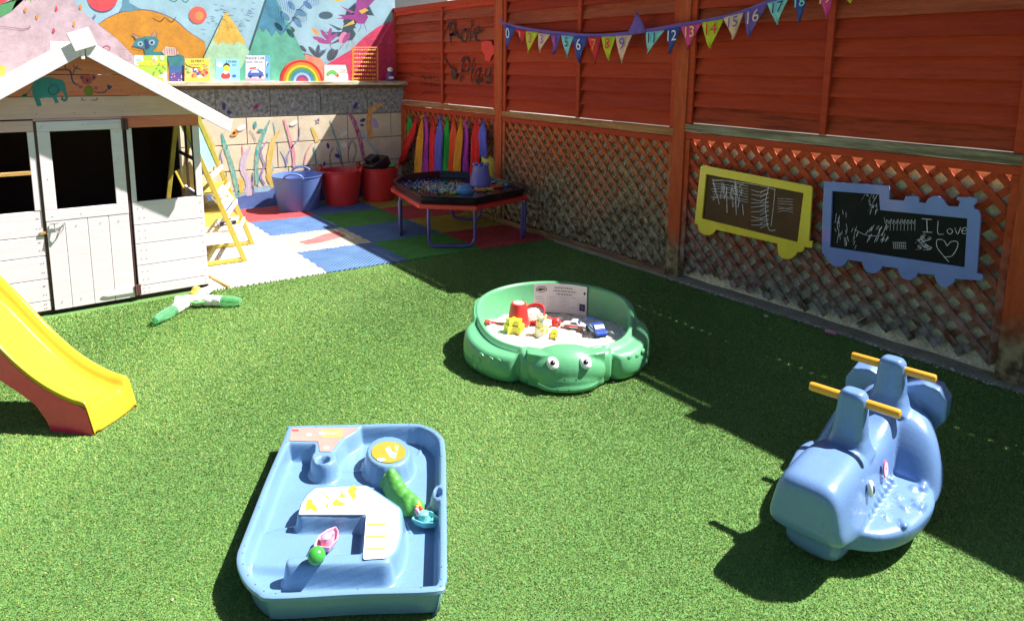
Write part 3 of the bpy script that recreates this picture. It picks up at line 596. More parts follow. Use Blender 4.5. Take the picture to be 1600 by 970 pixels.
# knot cord end
# ------------------------------------------------------------------ chalkboards
def c6(x,y): return (1050+x/2.909,240+y/2.909)
YC=-.045
def P3(pts,y): return [aty(*c6(a,b),y) for a,b in pts]
def arc(cx,cy,r,a0,a1,n=10): return [(cx+r*math.cos(math.radians(a0+(a1-a0)*k/n)),cy+r*math.sin(math.radians(a0+(a1-a0)*k/n))) for k in range(n+1)]
M_cb=mat('chalkboard black',(.010,.013,.012),.7,.4,6,.1,80,col2=(.03,.03,.03),c2pos=(.5,.9),spec=.2); M_cbb=mat('chalkboard brown tint',(.10,.04,.010),.7,.5,5,.1,80)
M_chalk=mat('chalk line',(.80,.76,.85),.95,.5,90,col2=(.25,.25,.3),c2pos=(.6,.4))
def framed(name,outer,inner,m,label,board,scrib,cat):
    base=aty(*c6((inner[0][0]+inner[2][0])/2,(inner[0][1]+inner[2][1])/2),YC); T=thing(name,base,label,cat)
    bm_=MB(); o=P3(outer,YC-.008); i_=P3(inner,YC-.008)
    # frame = outline with a hole: bridge the two loops through bmesh triangulation
    bm=bmesh.new(); lo=[bm.verts.new(p) for p in o]; li=[bm.verts.new(p) for p in i_]; es=[bm.edges.new((lo[k],lo[(k+1)%len(lo)])) for k in range(len(lo))]+[bm.edges.new((li[k],li[(k+1)%len(li)])) for k in range(len(li))]
    bmesh.ops.triangle_fill(bm,edges=es,use_beauty=True,use_dissolve=False)
    ret=bmesh.ops.extrude_face_region(bm,geom=bm.faces[:]); vv=[g for g in ret['geom'] if isinstance(g,bmesh.types.BMVert)]; bmesh.ops.translate(bm,verts=vv,vec=(0,-.014,0))
    bm.verts.ensure_lookup_table(); bm.verts.index_update()
    bm_.add([v.co.copy() for v in bm.verts],[[v.index for v in f.verts] for f in bm.faces],m); bm.free()
    bm_.build('frame',T,bevel=.0025)
    cen=sum(i_,Vector())/len(i_); bo=[cen+(p-cen)*1.04 for p in P3(inner,YC)]
    MB().prism(bo,(0,-.006,0),board).build('board',T,smooth=False)
    mb=MB()
    for pts,wd in scrib:
        q=[aty(*c6(a,b),YC-.0068) for a,b in pts]; q=curve(q,4) if len(q)>2 else q; mb.ribbon(q,size(wd/2.9,q[0]),(0,-1,0),M_chalk)
    mb.build('chalk_drawing',T,smooth=False,recalc=False); return T
sq=[]
rs=random.Random(3)
for k in range(26): x=rs.uniform(190,330);y=rs.uniform(130,205); sq.append(([(x,y),(x+rs.uniform(-12,12),y+rs.uniform(10,50)),(x+rs.uniform(-14,14),y+rs.uniform(-20,20))],1.6))
for k in range(7): sq.append(([(180+rs.uniform(-5,10),125+k*12),(250,128+k*13+rs.uniform(-6,6)),(345,150+k*12)],1.5))
sq+=[([(185,118),(200,170),(215,230)],2.5),([(180,118),(260,125),(400,145),(470,165)],2),([(248,150),(250,270)],3),([(288,120),(292,280)],3),([(320,230),(325,280)],2.5),([(440,150),(425,230),(438,340),(470,348)],2.5),([(468,160),(462,230),(450,330)],2.2)]
for k in range(9): y=165+k*20; sq.append(([(360,y),(400,y+rs.uniform(-8,14)),(440,y-6),(400,y+14)],1.8))
for k in range(6): y=205+k*12; sq.append(([(480,y),(515,y+rs.uniform(-6,10)),(550,y+4)],1.3))
outer=[(147,53),(636,146),(643,155),(628,395),(643,396),(640,428),(606,424),(603,440),(590,447),(572,446)]+arc(530,433,46,20,160,8)+[(484,408),(205,345)]+arc(166,328,43,15,165,8)[0:]+[(122,322),(107,318),(134,60)]
framed('carriage_chalkboard',outer,[(160,93),(603,179),(575,401),(141,294)],plastic('chalkboard yellow',(.90,.70,.04),.5),'yellow train carriage chalkboard with scribbles, hung on the trellis',M_cbb,sq,'chalkboard')
sq=[]
for k in range(22): x=rs.uniform(740,800); y=rs.uniform(255,390); sq.append(([(x,y),(x+rs.uniform(-8,8),y+rs.uniform(15,45))],1.6))
for k in range(18): x=rs.uniform(870,935); y=rs.uniform(185,260); sq.append(([(x,y),(x+rs.uniform(-15,15),y+rs.uniform(5,25)),(x+5,y-8)],1.8))
for k in range(22): x=rs.uniform(890,1000); y=rs.uniform(310,390); sq.append(([(x,y),(x-14,y+rs.uniform(10,35))],2.2))
for k in range(10): x=rs.uniform(820,850); y=rs.uniform(330,420); sq.append(([(x,y),(x-8,y+20)],1.5))
for k in range(7): sq.append(([(1005+k*9,400),(1008+k*9,432)],1.5)); 
for k in range(3): sq.append(([(1005,405+k*12),(1065,408+k*12)],1.5))
for k in range(26): a=rs.uniform(0,6.3); r=rs.uniform(5,38); x=1140+r*math.cos(a); y=400+r*math.sin(a); sq.append(([(x,y),(x+12,y+8),(x-8,y+14)],1.8))
for k in range(9): x=965+k*16; sq.append(([(x,290+rs.uniform(0,20)),(x+5,320),(x+12,300),(x+10,350)],1.3))
sq+=[([(1135,296),(1180,300)],3),([(1158,298),(1160,355)],3),([(1140,356),(1182,358)],3),([(1210,305),(1208,362),(1235,366)],2.6),([(1262,340),(1250,352),(1262,366),(1276,354),(1264,340)],2.6),([(1285,338),(1298,366),(1312,336)],2.6),([(1318,352),(1340,348),(1332,336),(1318,346),(1322,364),(1344,362)],2.6),
 ([(1250,420),(1235,395),(1205,392),(1205,425),(1230,460),(1258,492)],2.6),([(1250,420),(1270,400),(1298,402),(1295,430),(1272,465),(1240,470)],2.6),([(830,345),(880,370),(935,375)],2)]
outer=[(697,126),(988,145),(993,155),(993,208),(1060,213),(1066,193),(1120,193),(1128,200),(1128,220),(1156,224)]+arc(1203,238,47,195,345,8)+[(1262,238),(1306,240),(1314,216),(1298,207),(1302,196),(1385,200),(1394,208),(1390,222),(1374,236),(1380,250),(1398,254),(1408,280),(1392,520),(1390,540),(1416,547),(1419,560),(1412,575),(1302,568)]+arc(1247,558,46,10,165,8)+[(1196,548),(1132,545)]+arc(1080,528,45,15,165,8)+[(1030,520),(968,512)]+arc(918,498,45,15,165,8)+[(868,490),(808,482)]+arc(760,468,46,15,165,8)+[(700,462),(686,448),(688,290)]
framed('engine_chalkboard',outer,[(733,170),(946,185),(951,256),(1347,294),(1334,515),(723,424)],plastic('chalkboard blue',(.20,.28,.72),.5),'blue steam engine chalkboard with a heart drawn on it, hung on the trellis',M_cb,sq,'chalkboard')
# ------------------------------------------------------------------ scarves hung on the trellis rail
SC={'green':(.03,.45,.07),'red':(.90,.03,.03),'amber':(.85,.36,.03),'purple':(.55,.06,.50),'blue':(.18,.16,.68),'scarlet':(.90,.10,.03)}
def fab(c): return mat('chiffon '+c,SC[c],.85,.25,10,.3,60,stretch=(6,6,1))
data=[(641,186,640,228,'green',9),(652,189,628,256,'red',14),(661,187,654,272,'amber',15),(667,186,664,268,'purple',9),(677,187,675,270,'red',12),(690,188,684,268,'blue',14),(700,190,694,270,'green',11),(710,190,706,268,'scarlet',15),(722,193,715,268,'amber',16),(730,195,727,268,'purple',9),(746,190,740,268,'red',20),(756,195,756,245,'blue',14)]
desc=['short green, at the corner end of the row','red, pulled aside towards the tubs','amber, third from the corner','narrow purple, between amber and red','red, between purple and blue','blue, between red and green','green, in the middle of the row','orange red, right of the green one','amber with loose threads, right of the middle','thin purple, left of the wide red one','widest bright red','blue, last of the row by the fence post']
for k,(tx,ty,bx,by,cn,wd) in enumerate(data):
    y=-.05-.012*(k%3); A=aty(tx,ty-4,y); B=aty(bx,by+ (10 if by>260 else 0),y); Wb=size(wd*1.45,B); n=22; m_=12; vs=[];fs=[]
    for i in range(n+1):
        s_=i/n; c=A.lerp(B,s_); c.z=A.z+(B.z-A.z)*s_; c.x+=.012*math.sin(s_*4+k)*s_; wv=.02+(Wb-.02)*min(1,s_*3.2)**.8*(1-.15*max(0,s_-.8)*3)
        for j in range(m_+1):
            t=j/m_-.5; fold=.018*min(1,s_*3)*math.sin(t*15+k*2+s_*1.5)+.006*math.sin(t*31+k)
            vs.append(c+Vector((t*wv+.004*math.sin(s_*9+j),fold-.01*(1-s_),(-.025 if i==n else 0)*math.cos(t*9+k))))
    for i in range(n):
        for j in range(m_): fs.append((i*(m_+1)+j,i*(m_+1)+j+1,(i+1)*(m_+1)+j+1,(i+1)*(m_+1)+j))
    mb=MB().add(vs,fs,fab(cn)); mb.ball(A+Vector((0,0,.004)),(.014,.012,.012),fab(cn),8)
    for q in range(5): 
        a0=A+Vector((random.gauss(0,.01),-.01,0)); mb.ribbon([a0,a0+Vector((random.gauss(0,.02),-.01,.02)),a0+Vector((random.gauss(0,.03),-.012,-.03))],.004,(0,-1,0),fab(cn))
    o=mb.build('play_scarf',loc=A,recalc=False,ang=80); o.modifiers.new('t','SOLIDIFY').thickness=.002
    tag(o,'play scarf hanging on the trellis, '+desc[k],'scarf','play scarves hanging on the trellis')
# ------------------------------------------------------------------ playhouse
HX=2.64; HY0,HY1=-4.17,-2.885; HC=(HY0+HY1)/2; HB=1.42
M_wh=mat('white painted board',(.90,.79,.87),.6,.08,3,.12,26,stretch=(3,1.5,16),col2=(.78,.71,.76),c2pos=(.35,.75))
M_peach=mat('shade tinted gable board',(.74,.17,.10),.65,.15,3,.15,26,stretch=(3,1.5,16),col2=(.82,.28,.19),c2pos=(.3,.7))  # salmon shade under the roof, put into the board colour
M_warm=mat('shade warmed white board',(.84,.52,.48),.6,.12,3,.35,26,stretch=(3,1.5,16))  # paler pinkish shade above the door, put into the white
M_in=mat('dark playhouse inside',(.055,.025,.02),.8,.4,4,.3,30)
M_raw=wood('raw pine',(.50,.24,.07),(.68,.40,.15),(.35,.6),st=(8,2,8))
M_nail=mat('rusty nail',(.12,.05,.04),.6); M_zinc=mat('zinc fitting',(.55,.54,.5),.4,.2,30,metal=.6)
house=thing('playhouse',(HX-.6,HC,0),'white wooden playhouse with a pitched roof, half door and painted elephant','playhouse')
def board_(mb,y0,y1,z0,z1,m,x=HX,t=.014): mb.box((x-t,y0,z0),(x,y1,z1),m)
mb=MB(); nails=MB()
zs=[.03,.094,.232,.378,.504,.661]
fwm=[]
for (y0,y1) in ((HY0,-3.80),(-3.315,HY1)):
    mb=MB(); fwm.append(mb)
    for a,b in zip(zs[:-1],zs[1:]):
        board_(mb,y0,y1,a+.002,b-.0015,M_wh)
        for yy in (y0+.03,y1-.02,y1-.03 if y0==HY0 else y0+.06):
            for q in (.3,.7): nails.ball((HX+.0005,yy+random.uniform(-.004,.004),a+(b-a)*q),(.002,.0028,.0028),M_nail,6)
# window surrounds
for (y0,y1,m) in ((-3.315,-3.286,M_wh),(-2.927,HY1,M_wh),(-3.834,-3.80,M_wh),(HY0,-4.13,M_wh)): board_(fwm[0 if y0<-3.5 else 1],y0,y1,.6615,1.139,m,HX+.002)
board_(fwm[0],HY0,-3.80,1.140,1.205,M_warm); board_(fwm[1],-3.335,HY1,1.141,1.212,M_peach)
for mb in fwm: mb.build('front_wall',house,bevel=.003)
# gable: four boards cut to the roof slope
SL=.62; APZ=1.60
def gz(y): return APZ-SL*abs(y-HC)
gb=MB(); gl=[1.2135,1.345,1.475,1.64]
for a,b,m in ((1.2135,1.343,M_warm),(1.346,1.474,M_peach),(1.477,1.60,M_peach)):
    ya=(APZ-a)/SL; yb=max(0.,(APZ-b)/SL)
    ya=min(ya,HY1-HC+.0)
    pts=[(HX-.014,HC-ya,a),(HX-.014,HC+ya,a)]+([(HX-.014,HC+yb,b),(HX-.014,HC-yb,b)] if yb>.01 else [(HX-.014,HC,b)])
    gb.prism(pts,(.014,0,0),m)
    for yy in (HC-.25,HC+.2,HC+.05,HC-.06):
        if abs(yy-HC)<ya-.05: nails.ball((HX+.0005,yy,a+.03),(.002,.0028,.0028),M_nail,6)
gb.box((HX-.014,-3.799,1.2),(HX-.001,-3.336,1.2125),M_warm)
gb.build('gable',house,bevel=.002,seg=1)
nails.build('nail_heads',house)
# painted decoration on the gable (same pixels surveyed on the board face)
def hp(mb,pts,m,k=0): v=[atx(x/4.85,y/4.85,HX+.0012+.0006*k) for x,y in pts]; mb.add(v,[list(range(len(v)))],m)
def hs(mb,pts,wd,m,k=1):
    q=curve([atx(x/4.85,y/4.85,HX+.0012+.0006*k) for x,y in pts],5); w0=size(wd/4.85,q[0]); n=len(q); mb.ribbon(q,[w0*(.5+.5*math.sin(math.pi*(i+.5)/n)) for i in range(n)],(1,0,0),m)
M_el=paint('elephant teal',(.05,.26,.30)); M_el2=paint('elephant dark teal',(.02,.12,.16)); M_ko=paint('koala coral',(.62,.09,.09)); M_br=paint('branch navy',(.05,.06,.20))
mb=MB(); hp(mb,[(243,690),(245,650),(258,622),(285,600),(330,589),(385,588),(430,600),(470,608),(490,625),(496,665),(505,700),(517,735),(508,765),(485,772),(468,755),(466,738),(478,735),(480,752),(494,752),(496,740),(480,705),(468,690),(450,705),(432,715),(430,745),(446,780),(418,785),(402,742),(350,740),(300,748),(318,800),(300,808),(280,806),(262,755),(247,720)],M_el)
hs(mb,[(252,650),(225,690),(190,722),(165,730)],9,M_el); hp(mb,[(160,738),(175,715),(210,712),(205,738)],paint('tail green',(.05,.25,.15)),1)
hs(mb,[(440,650),(395,645),(370,670),(372,705),(400,718),(430,705),(445,680),(430,665)],7,M_el2,2); hs(mb,[(466,735),(470,760),(500,765)],5,M_el2,2)
mb.build('elephant_painting',house,smooth=False,recalc=False)
mb=MB(); hs(mb,[(600,650),(565,635),(545,600),(540,560),(510,530),(400,535)],11,M_br,0); hs(mb,[(545,575),(560,545),(575,520),(620,530)],7,M_br,1); hs(mb,[(500,535),(495,510),(490,485)],6,M_br,1); hs(mb,[(572,525),(560,505),(555,490)],6,M_br,2); hs(mb,[(575,522),(590,500)],6,M_br,3); hs(mb,[(715,698),(760,705),(800,695),(808,675)],8,M_br,1)
hp(mb,[(810,650),(822,640),(832,652),(850,655),(845,668),(820,685)],M_br,2)
hp(mb,ell(660,608,42,34),M_ko,2); hp(mb,ell(622,590,16,18),M_ko,1); hp(mb,ell(710,590,16,20),M_ko,1); hp(mb,ell(622,590,8,10),M_br,3); hp(mb,ell(712,590,8,11),M_br,3); hp(mb,ell(663,612,10,14),M_br,3); hp(mb,ell(645,598,4,4,8),M_br,4); hp(mb,ell(682,598,4,4,8),M_br,4)
hp(mb,ell(672,690,38,40),paint('ball gold green',(.22,.22,.04)),2); hp(mb,ell(612,662,16,12),M_ko,3); hp(mb,ell(728,668,12,12),M_ko,3); hs(mb,[(625,742),(620,760),(650,762)],5,M_br,3); hs(mb,[(735,740),(732,758),(690,762)],5,M_br,3)
mb.build('koala_painting',house,smooth=False,recalc=False)
# side, rear and inner faces
mb=MB(); XB=HX-HB
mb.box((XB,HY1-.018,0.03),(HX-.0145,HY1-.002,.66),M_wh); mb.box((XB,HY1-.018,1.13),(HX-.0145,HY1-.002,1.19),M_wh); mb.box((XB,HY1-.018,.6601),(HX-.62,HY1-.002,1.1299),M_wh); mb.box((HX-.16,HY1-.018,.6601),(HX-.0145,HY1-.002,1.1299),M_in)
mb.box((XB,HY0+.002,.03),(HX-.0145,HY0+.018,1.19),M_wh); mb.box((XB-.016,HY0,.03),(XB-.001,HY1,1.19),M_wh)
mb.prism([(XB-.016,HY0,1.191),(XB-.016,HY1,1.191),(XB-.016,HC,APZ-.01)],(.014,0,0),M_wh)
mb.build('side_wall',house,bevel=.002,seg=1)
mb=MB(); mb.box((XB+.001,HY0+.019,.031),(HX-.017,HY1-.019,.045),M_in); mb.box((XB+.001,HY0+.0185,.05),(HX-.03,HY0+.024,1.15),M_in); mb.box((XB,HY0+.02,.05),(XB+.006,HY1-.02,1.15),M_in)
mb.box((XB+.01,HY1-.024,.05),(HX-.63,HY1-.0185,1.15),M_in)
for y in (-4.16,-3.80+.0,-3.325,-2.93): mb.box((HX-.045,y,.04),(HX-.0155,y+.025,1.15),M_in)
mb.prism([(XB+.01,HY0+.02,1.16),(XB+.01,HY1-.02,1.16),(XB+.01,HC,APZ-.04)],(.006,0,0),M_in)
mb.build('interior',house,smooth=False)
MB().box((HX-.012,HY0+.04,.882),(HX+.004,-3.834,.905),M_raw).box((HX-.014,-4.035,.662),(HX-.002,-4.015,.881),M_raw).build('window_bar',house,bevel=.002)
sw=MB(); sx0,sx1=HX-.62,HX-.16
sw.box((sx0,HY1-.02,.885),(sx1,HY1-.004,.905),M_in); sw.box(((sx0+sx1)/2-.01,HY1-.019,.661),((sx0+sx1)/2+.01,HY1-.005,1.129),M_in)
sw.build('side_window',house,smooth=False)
# door
door=MB(); DX=HX+.012
for (y0,y1,z0,z1) in ((-3.785,-3.340,1.138,1.197),(-3.785,-3.722,.6605,1.137),(-3.404,-3.340,.6605,1.137),(-3.785,-3.340,.592,.660)): door.box((DX-.014,y0,z0),(DX,y1,z1),M_wh)
py=[-3.785,-3.690,-3.570,-3.455,-3.340]
for a,b in zip(py[:-1],py[1:]): door.box((DX-.013,a+.0012,.03),(DX-.002,b-.0012,.5905),M_wh)
door=door.build('door',house,bevel=.002)
nm=MB()
for y,z in ((-3.76,1.17),(-3.55,1.175),(-3.37,1.12),(-3.375,.95),(-3.755,.85),(-3.37,.75),(-3.75,.62),(-3.6,.62),(-3.74,.08),(-3.64,.08),(-3.5,.08),(-3.4,.08),(-3.74,.55),(-3.63,.55),(-3.5,.55),(-3.4,.55)): nm.ball((DX+.0005,y,z),(.002,.0028,.0028),M_nail,6)
nm.build('nail_head',door)
for z in (1.165,.075):
    h=MB(); h.box((DX+.0005,-3.50,z-.012),(DX+.006,-3.345,z+.012),M_wh); h.prism([(DX+.0005,-3.50,z-.012),(DX+.0005,-3.53,z),(DX+.0005,-3.50,z+.012)],(.0055,0,0),M_wh); h.tube([(DX+.006,-3.335,z-.035),(DX+.006,-3.335,z+.035)],.008,M_nail,8); h.box((DX-.008,-3.325,z-.035),(DX+.004,-3.305,z+.035),M_nail)
    h.build('hinge',door,bevel=.001,seg=1)
h=MB().tube([(DX+.004,-3.765,.575),(DX+.012,-3.75,.577),(DX+.012,-3.70,.580),(DX+.004,-3.68,.582)],.004,M_zinc,6).tube([(DX+.008,-3.745,.572),(DX+.018,-3.74,.53),(DX+.02,-3.72,.515),(DX+.016,-3.70,.54),(DX+.008,-3.695,.572)],.004,M_zinc,6)
h.box((HX+.002,-3.82,.517),(HX+.010,-3.786,.532),M_raw)
h.build('latch',door)
mb=MB().box((XB,HY0,.0),(HX-.02,HY1,.029),M_in); mb.build('floor_frame',house,smooth=False)
mb=MB().box((HX-.012,-3.7985,.05),(HX-.002,-3.787,1.199),M_nail).box((HX-.012,-3.338,.05),(HX-.002,-3.327,1.199),M_in).box((HX-.012,-3.786,1.1985),(HX-.002,-3.339,1.2),M_in); mb.build('door_gap',house,smooth=False)
# roof
M_roof=mat('cream roof board',(.72,.69,.58),.75,.2,5,.4,40,stretch=(1,3,3),fine=.15)
XF=HX+.17; RZ=.066; oh=.80
def rp(s,d,x,off): # s=-1 left, +1 right; d horizontal distance from ridge
    return Vector((x,HC+s*d,APZ+RZ-SL*d+off))
for s in (-1,1):
    mb=MB(); nb=6
    for k in range(nb):
        d0=k*oh/nb;d1=(k+1)*oh/nb+.01
        v=[rp(s,d0,XB-.09,-.02),rp(s,d0,XF-.02,-.02),rp(s,d1,XF-.02,-.02),rp(s,d1,XB-.09,-.02)]
        v2=[p+Vector((0,0,.010+(.005 if q in(2,3) else 0))) for q,p in enumerate(v)]
        mb.add(v+v2,[(0,1,2,3),(7,6,5,4),(0,4,5,1),(1,5,6,2),(2,6,7,3),(3,7,4,0)],M_roof)
    mb.build('roof',house,smooth=False)
    mb=MB().prism([rp(s,.015,XF-.018,.028),rp(s,oh+.02,XF-.018,.022),rp(s,oh+.0,XF-.018,-.072),rp(s,.015,XF-.018,-.072)],(.020,0,0),M_warm if False else M_wh)
    mb.build('bargeboard',house,bevel=.003)
    MB().prism([rp(s,.015,XB-.09,.02),rp(s,oh+.02,XB-.09,.015),rp(s,oh+.02,XB-.09,-.06),rp(s,.015,XB-.09,-.06)],(.018,0,0),M_wh).build('bargeboard',house,bevel=.003)
q=Vector((XF+.003,HC,APZ+RZ+.01)); a=math.radians(20)
def rot2(y,z): return Vector((0,y*math.cos(a)-z*math.sin(a),y*math.sin(a)+z*math.cos(a)))
MB().prism([q+rot2(*c) for c in ((-.06,-.05),(.06,-.05),(.06,.06),(-.06,.06))],(.018,0,0),M_wh).prism([q+Vector((-.004,-.012,-.11)),q+Vector((-.004,.006,-.11)),q+Vector((-.004,.012,-.04)),q+Vector((-.004,-.018,-.04))],(.006,0,0),M_wh).build('ridge_plate',house,bevel=.003)
MB().box((XB-.10,HC-.075,APZ+RZ-.07),(XB-.085,HC+.075,APZ+RZ+.04),M_wh).build('ridge_plate',house,bevel=.003)
# strip of edging between house and mats
a=at(327,435);b=at(357,452); tag(MB().tube([a+Vector((0,0,.02)),b+Vector((0,0,.02))],.008,M_raw,8).build('wooden_stick',loc=(a+b)/2),'thin brown stick lying at the corner of the playhouse','stick')

# ------------------------------------------------------------------ book stand beside the playhouse
M_yw=mat('yellow stained wood',(.56,.42,.06),.5,.2,8,.2,40,stretch=(6,6,1)); M_cw=mat('cream rail',(.82,.76,.60),.55,.1,8); M_tealb=mat('teal slate panel',(.22,.50,.52),.6,.12,4,.3,30,stretch=(1,1,10))
st=thing('book_stand',(1.9,-2.7,0),'yellow wooden book stand with a teal panel and white sling shelves beside the playhouse','book stand')
f0=Vector((2.13,-2.50,.012)); b0=Vector((1.63,-2.30,.012)); f1=Vector((2.17,-2.90,1.17)); b1=Vector((1.67,-2.70,1.17))
for p,q in ((f0,f1),(b0,b1)): MB().beam(p,q,.034,.034,M_yw,up=(0,1,0)).build('leg',st,bevel=.003)
for p,q,dx in ((f0,f1,0),(b0,b1,0)):
    MB().beam(p+Vector((0,-.02,.02)),p+Vector((-.03,-.60,.02)),.03,.03,M_yw).build('foot_rail',st,bevel=.003)
    MB().beam(p+Vector((-.03,-.60,.02)),q+Vector((0,-.03,0)),.03,.03,M_yw,up=(0,1,0)).build('rear_leg',st,bevel=.003)
def fl_(t): return f0.lerp(f1,t)
def bl_(t): return b0.lerp(b1,t)
MB().prism([fl_(.62)+Vector((0,-.02,0)),bl_(.62)+Vector((0,-.02,0)),bl_(1)+Vector((0,-.02,0)),fl_(1)+Vector((0,-.02,0))],(-.0,-.012,0),M_tealb).build('panel',st,smooth=False)
for t in (.20,.34,.47,.60): MB().beam(fl_(t)+Vector((0,.02,0)),bl_(t)+Vector((0,.02,0)),.016,.04,M_cw).build('rail',st,bevel=.003)
for t in (.02,): MB().beam(fl_(t)+Vector((0,-.3,0)),bl_(t)+Vector((0,-.3,0)),.02,.03,M_yw).build('cross_bar',st,bevel=.003)
for t in (.22,.36,.49):
    a=fl_(t);b=bl_(t); MB().prism([a+Vector((0,-.01,0)),b+Vector((0,-.01,0)),b+Vector((0,-.20,-.01)),a+Vector((0,-.20,-.01))],(0,0,.012),M_cw if t<.3 else M_yw).build('shelf',st,smooth=False)
    if t>.3: MB().prism([a+Vector((0,-.20,0)),b+Vector((0,-.20,0)),b+Vector((0,-.27,.19)),a+Vector((0,-.27,.19))],(0,.008,0),M_cw if t<.4 else M_yw).build('back_panel',st,smooth=False)
# things on the stand
def cover(name,cor,thick,nrm,cbase,draw,label,cat='book',group=None,xp=None):
    """book standing with its cover towards the yard: cor = the four surveyed cover corners (tl,tr,br,bl)"""
    tl,tr,br,bl=[Vector(c) for c in cor]; n=Vector(nrm).normalized(); cen=(tl+br)/2
    T=thing(name,(bl+br)/2,label,cat,group)
    MB().prism([tl,tr,br,bl],-n*thick,mat('cover '+cbase[0],cbase[1],.35,.1,20,coat=.3)).build('cover',T,bevel=.001,seg=1)
    ins=.004
    def uv(u,v,k=1): return tl.lerp(tr,u).lerp(bl.lerp(br,u),v)+n*(.0008+.0005*k)
    if draw:
        mb=MB(); draw(mb,uv,(tr-tl).normalized(),(tl-bl).normalized(),(tr-tl).length,(tl-bl).length); mb.build('cover_art',T,smooth=False,recalc=False)
    MB().prism([uv(.02,1.006,-1)-n*.003,uv(.98,1.006,-1)-n*.003,uv(.98,.02,-1)-n*.003,uv(.02,.02,-1)-n*.003],-n*(thick*.6),mat('book pages',(.75,.72,.62),.8)).build('pages',T,smooth=False)
    return T
def pl_(mb,uv,pts,m,k=1): v=[uv(a,b,k) for a,b in pts]; mb.add(v,[list(range(len(v)))],m)
def pe(mb,uv,x,y,rx,ry,m,k=1,n=14,r=0): pl_(mb,uv,ell(x,y,rx,ry,n,r),m,k)
K=lambda n,c: mat('ink '+n,c,.5,.1,20)
cW=K('white',(.85,.85,.85));cR=K('red',(.75,.05,.05));cB=K('blue',(.06,.12,.45));cN=K('navy',(.02,.03,.12));cG=K('green',(.12,.42,.08));cY=K('yellow',(.80,.62,.05));cO=K('orange',(.85,.30,.04));cK=K('black',(.02,.02,.02));cLB=K('pale blue',(.30,.62,.75));cP=K('pink',(.80,.30,.40));cT=K('tan',(.65,.40,.20));cL=K('lime',(.45,.62,.08))
def dots(mb,uv,rs,n,cols,x0,x1,y0,y1,k=2,s=.05):
    for i in range(n): pe(mb,uv,rs.uniform(x0,x1),rs.uniform(y0,y1),rs.uniform(s*.5,s),rs.uniform(s*.5,s),rs.choice(cols),k+.1*i,8)
rs=random.Random(11)
def d_st(mb,uv,xd,yd,w_,h_):
    pl_(mb,uv,[(.08,.1),(.42,.08),(.42,.9),(.1,.92)],cP,1); pe(mb,uv,.25,.35,.1,.16,cR,2); pe(mb,uv,.26,.62,.1,.16,cW,2); dots(mb,uv,rs,8,[cG,cO,cY,cR],.5,.9,.1,.9,2,.07)
cover('picture_book',[fl_(.475)+Vector((0,-.03,.0)),bl_(.475)+Vector((0,-.03,0)),bl_(.365)+Vector((0,.015,0)),fl_(.365)+Vector((0,.015,0))],.012,(0,1,.35),('off white',(.8,.76,.68)),d_st,'open picture book with pink and green pictures on the middle sling of the book stand')
def toycar(name,p,yaw,L_,m,m2,label,group=None,tail=False,stripe=None,wheelm=None):
    """small toy car standing at p"""
    T=thing(name,p,label,'toy car',group); c,s_=math.cos(yaw),math.sin(yaw); k=L_
    def w_(x,y,z): return Vector(p)+Vector((x*c-y*s_,x*s_+y*c,z))*k
    prof=[(-.5,.08),(-.5,.2),(-.36,.24),(-.2,.25),(-.08,.37),(.14,.37),(.26,.25),(.46,.2),(.5,.12),(.48,.07)]
    b=MB().prism([w_(x,-.21,z) for x,z in prof],(w_(0,.21,0)-w_(0,-.21,0)),m); o=b.build('body',T,bevel=.03*k,seg=2)
    g=MB()
    for y in (-.214,.206): g.prism([w_(-.14,y,.26),w_(-.05,y,.345),(w_(.12,y,.345)),w_(.2,y,.26)],w_(0,y+.008,0)-w_(0,y,0),m2)
    g.prism([w_(.155,-.17,.36),w_(.155,.17,.36),w_(.268,.17,.262),w_(.268,-.17,.262)],w_(.012,0,.012)-w_(0,0,0),m2); g.build('window',T,smooth=False)
    for x in (-.3,.3):
        for y in (-.2,.2): 
            wl=MB().lathe(w_(x,y-.045,.1),[(.02*k,0),(.1*k,0),(.105*k,.02*k),(.105*k,.07*k),(.1*k,.09*k),(.02*k,.09*k)],wheelm or cK,16,axis=(w_(0,1,0)-w_(0,0,0))); wl.build('wheel',T)
    if tail: MB().prism([w_(-.52,-.22,.33),w_(-.52,.22,.33),w_(-.42,.22,.36),w_(-.42,-.22,.36)],(0,0,.03*k),m).box(Vector(p)+Vector((0,0,0)),Vector(p)+Vector((.001,.001,.001)),m).build('spoiler',T,smooth=False)
    if stripe: MB().prism([w_(-.3,-.216,.13),w_(.4,-.216,.13),w_(.4,-.216,.19),w_(-.3,-.216,.21)],w_(0,.432,0)-w_(0,0,0),stripe).build('stripe',T,smooth=False)
    return T
a=fl_(.22).lerp(bl_(.22),.42)+Vector((.0,-.07,.014)); toycar('toy_car',a,math.radians(95),.16,cW,cN,'small white toy car on the lower shelf of the book stand',stripe=cN)
q=at(326,348,.12); a=Vector((2.03,-2.92,.24)); mb=MB().ball(a,(.05,.05,.04),cB,14); mb.ball(a+Vector((.03,.04,-.01)),(.03,.03,.03),cP,12); mb.ball(a+Vector((-.02,.03,.05)),(.05,.04,.03),cW,12); mb.tube([a+Vector((.03,0,.02)),a+Vector((.07,.05,.03))],.012,cW,8)
tag(mb.build('soft_toy',loc=a),'small blue and white soft toy lying inside the book stand by the playhouse','soft toy')
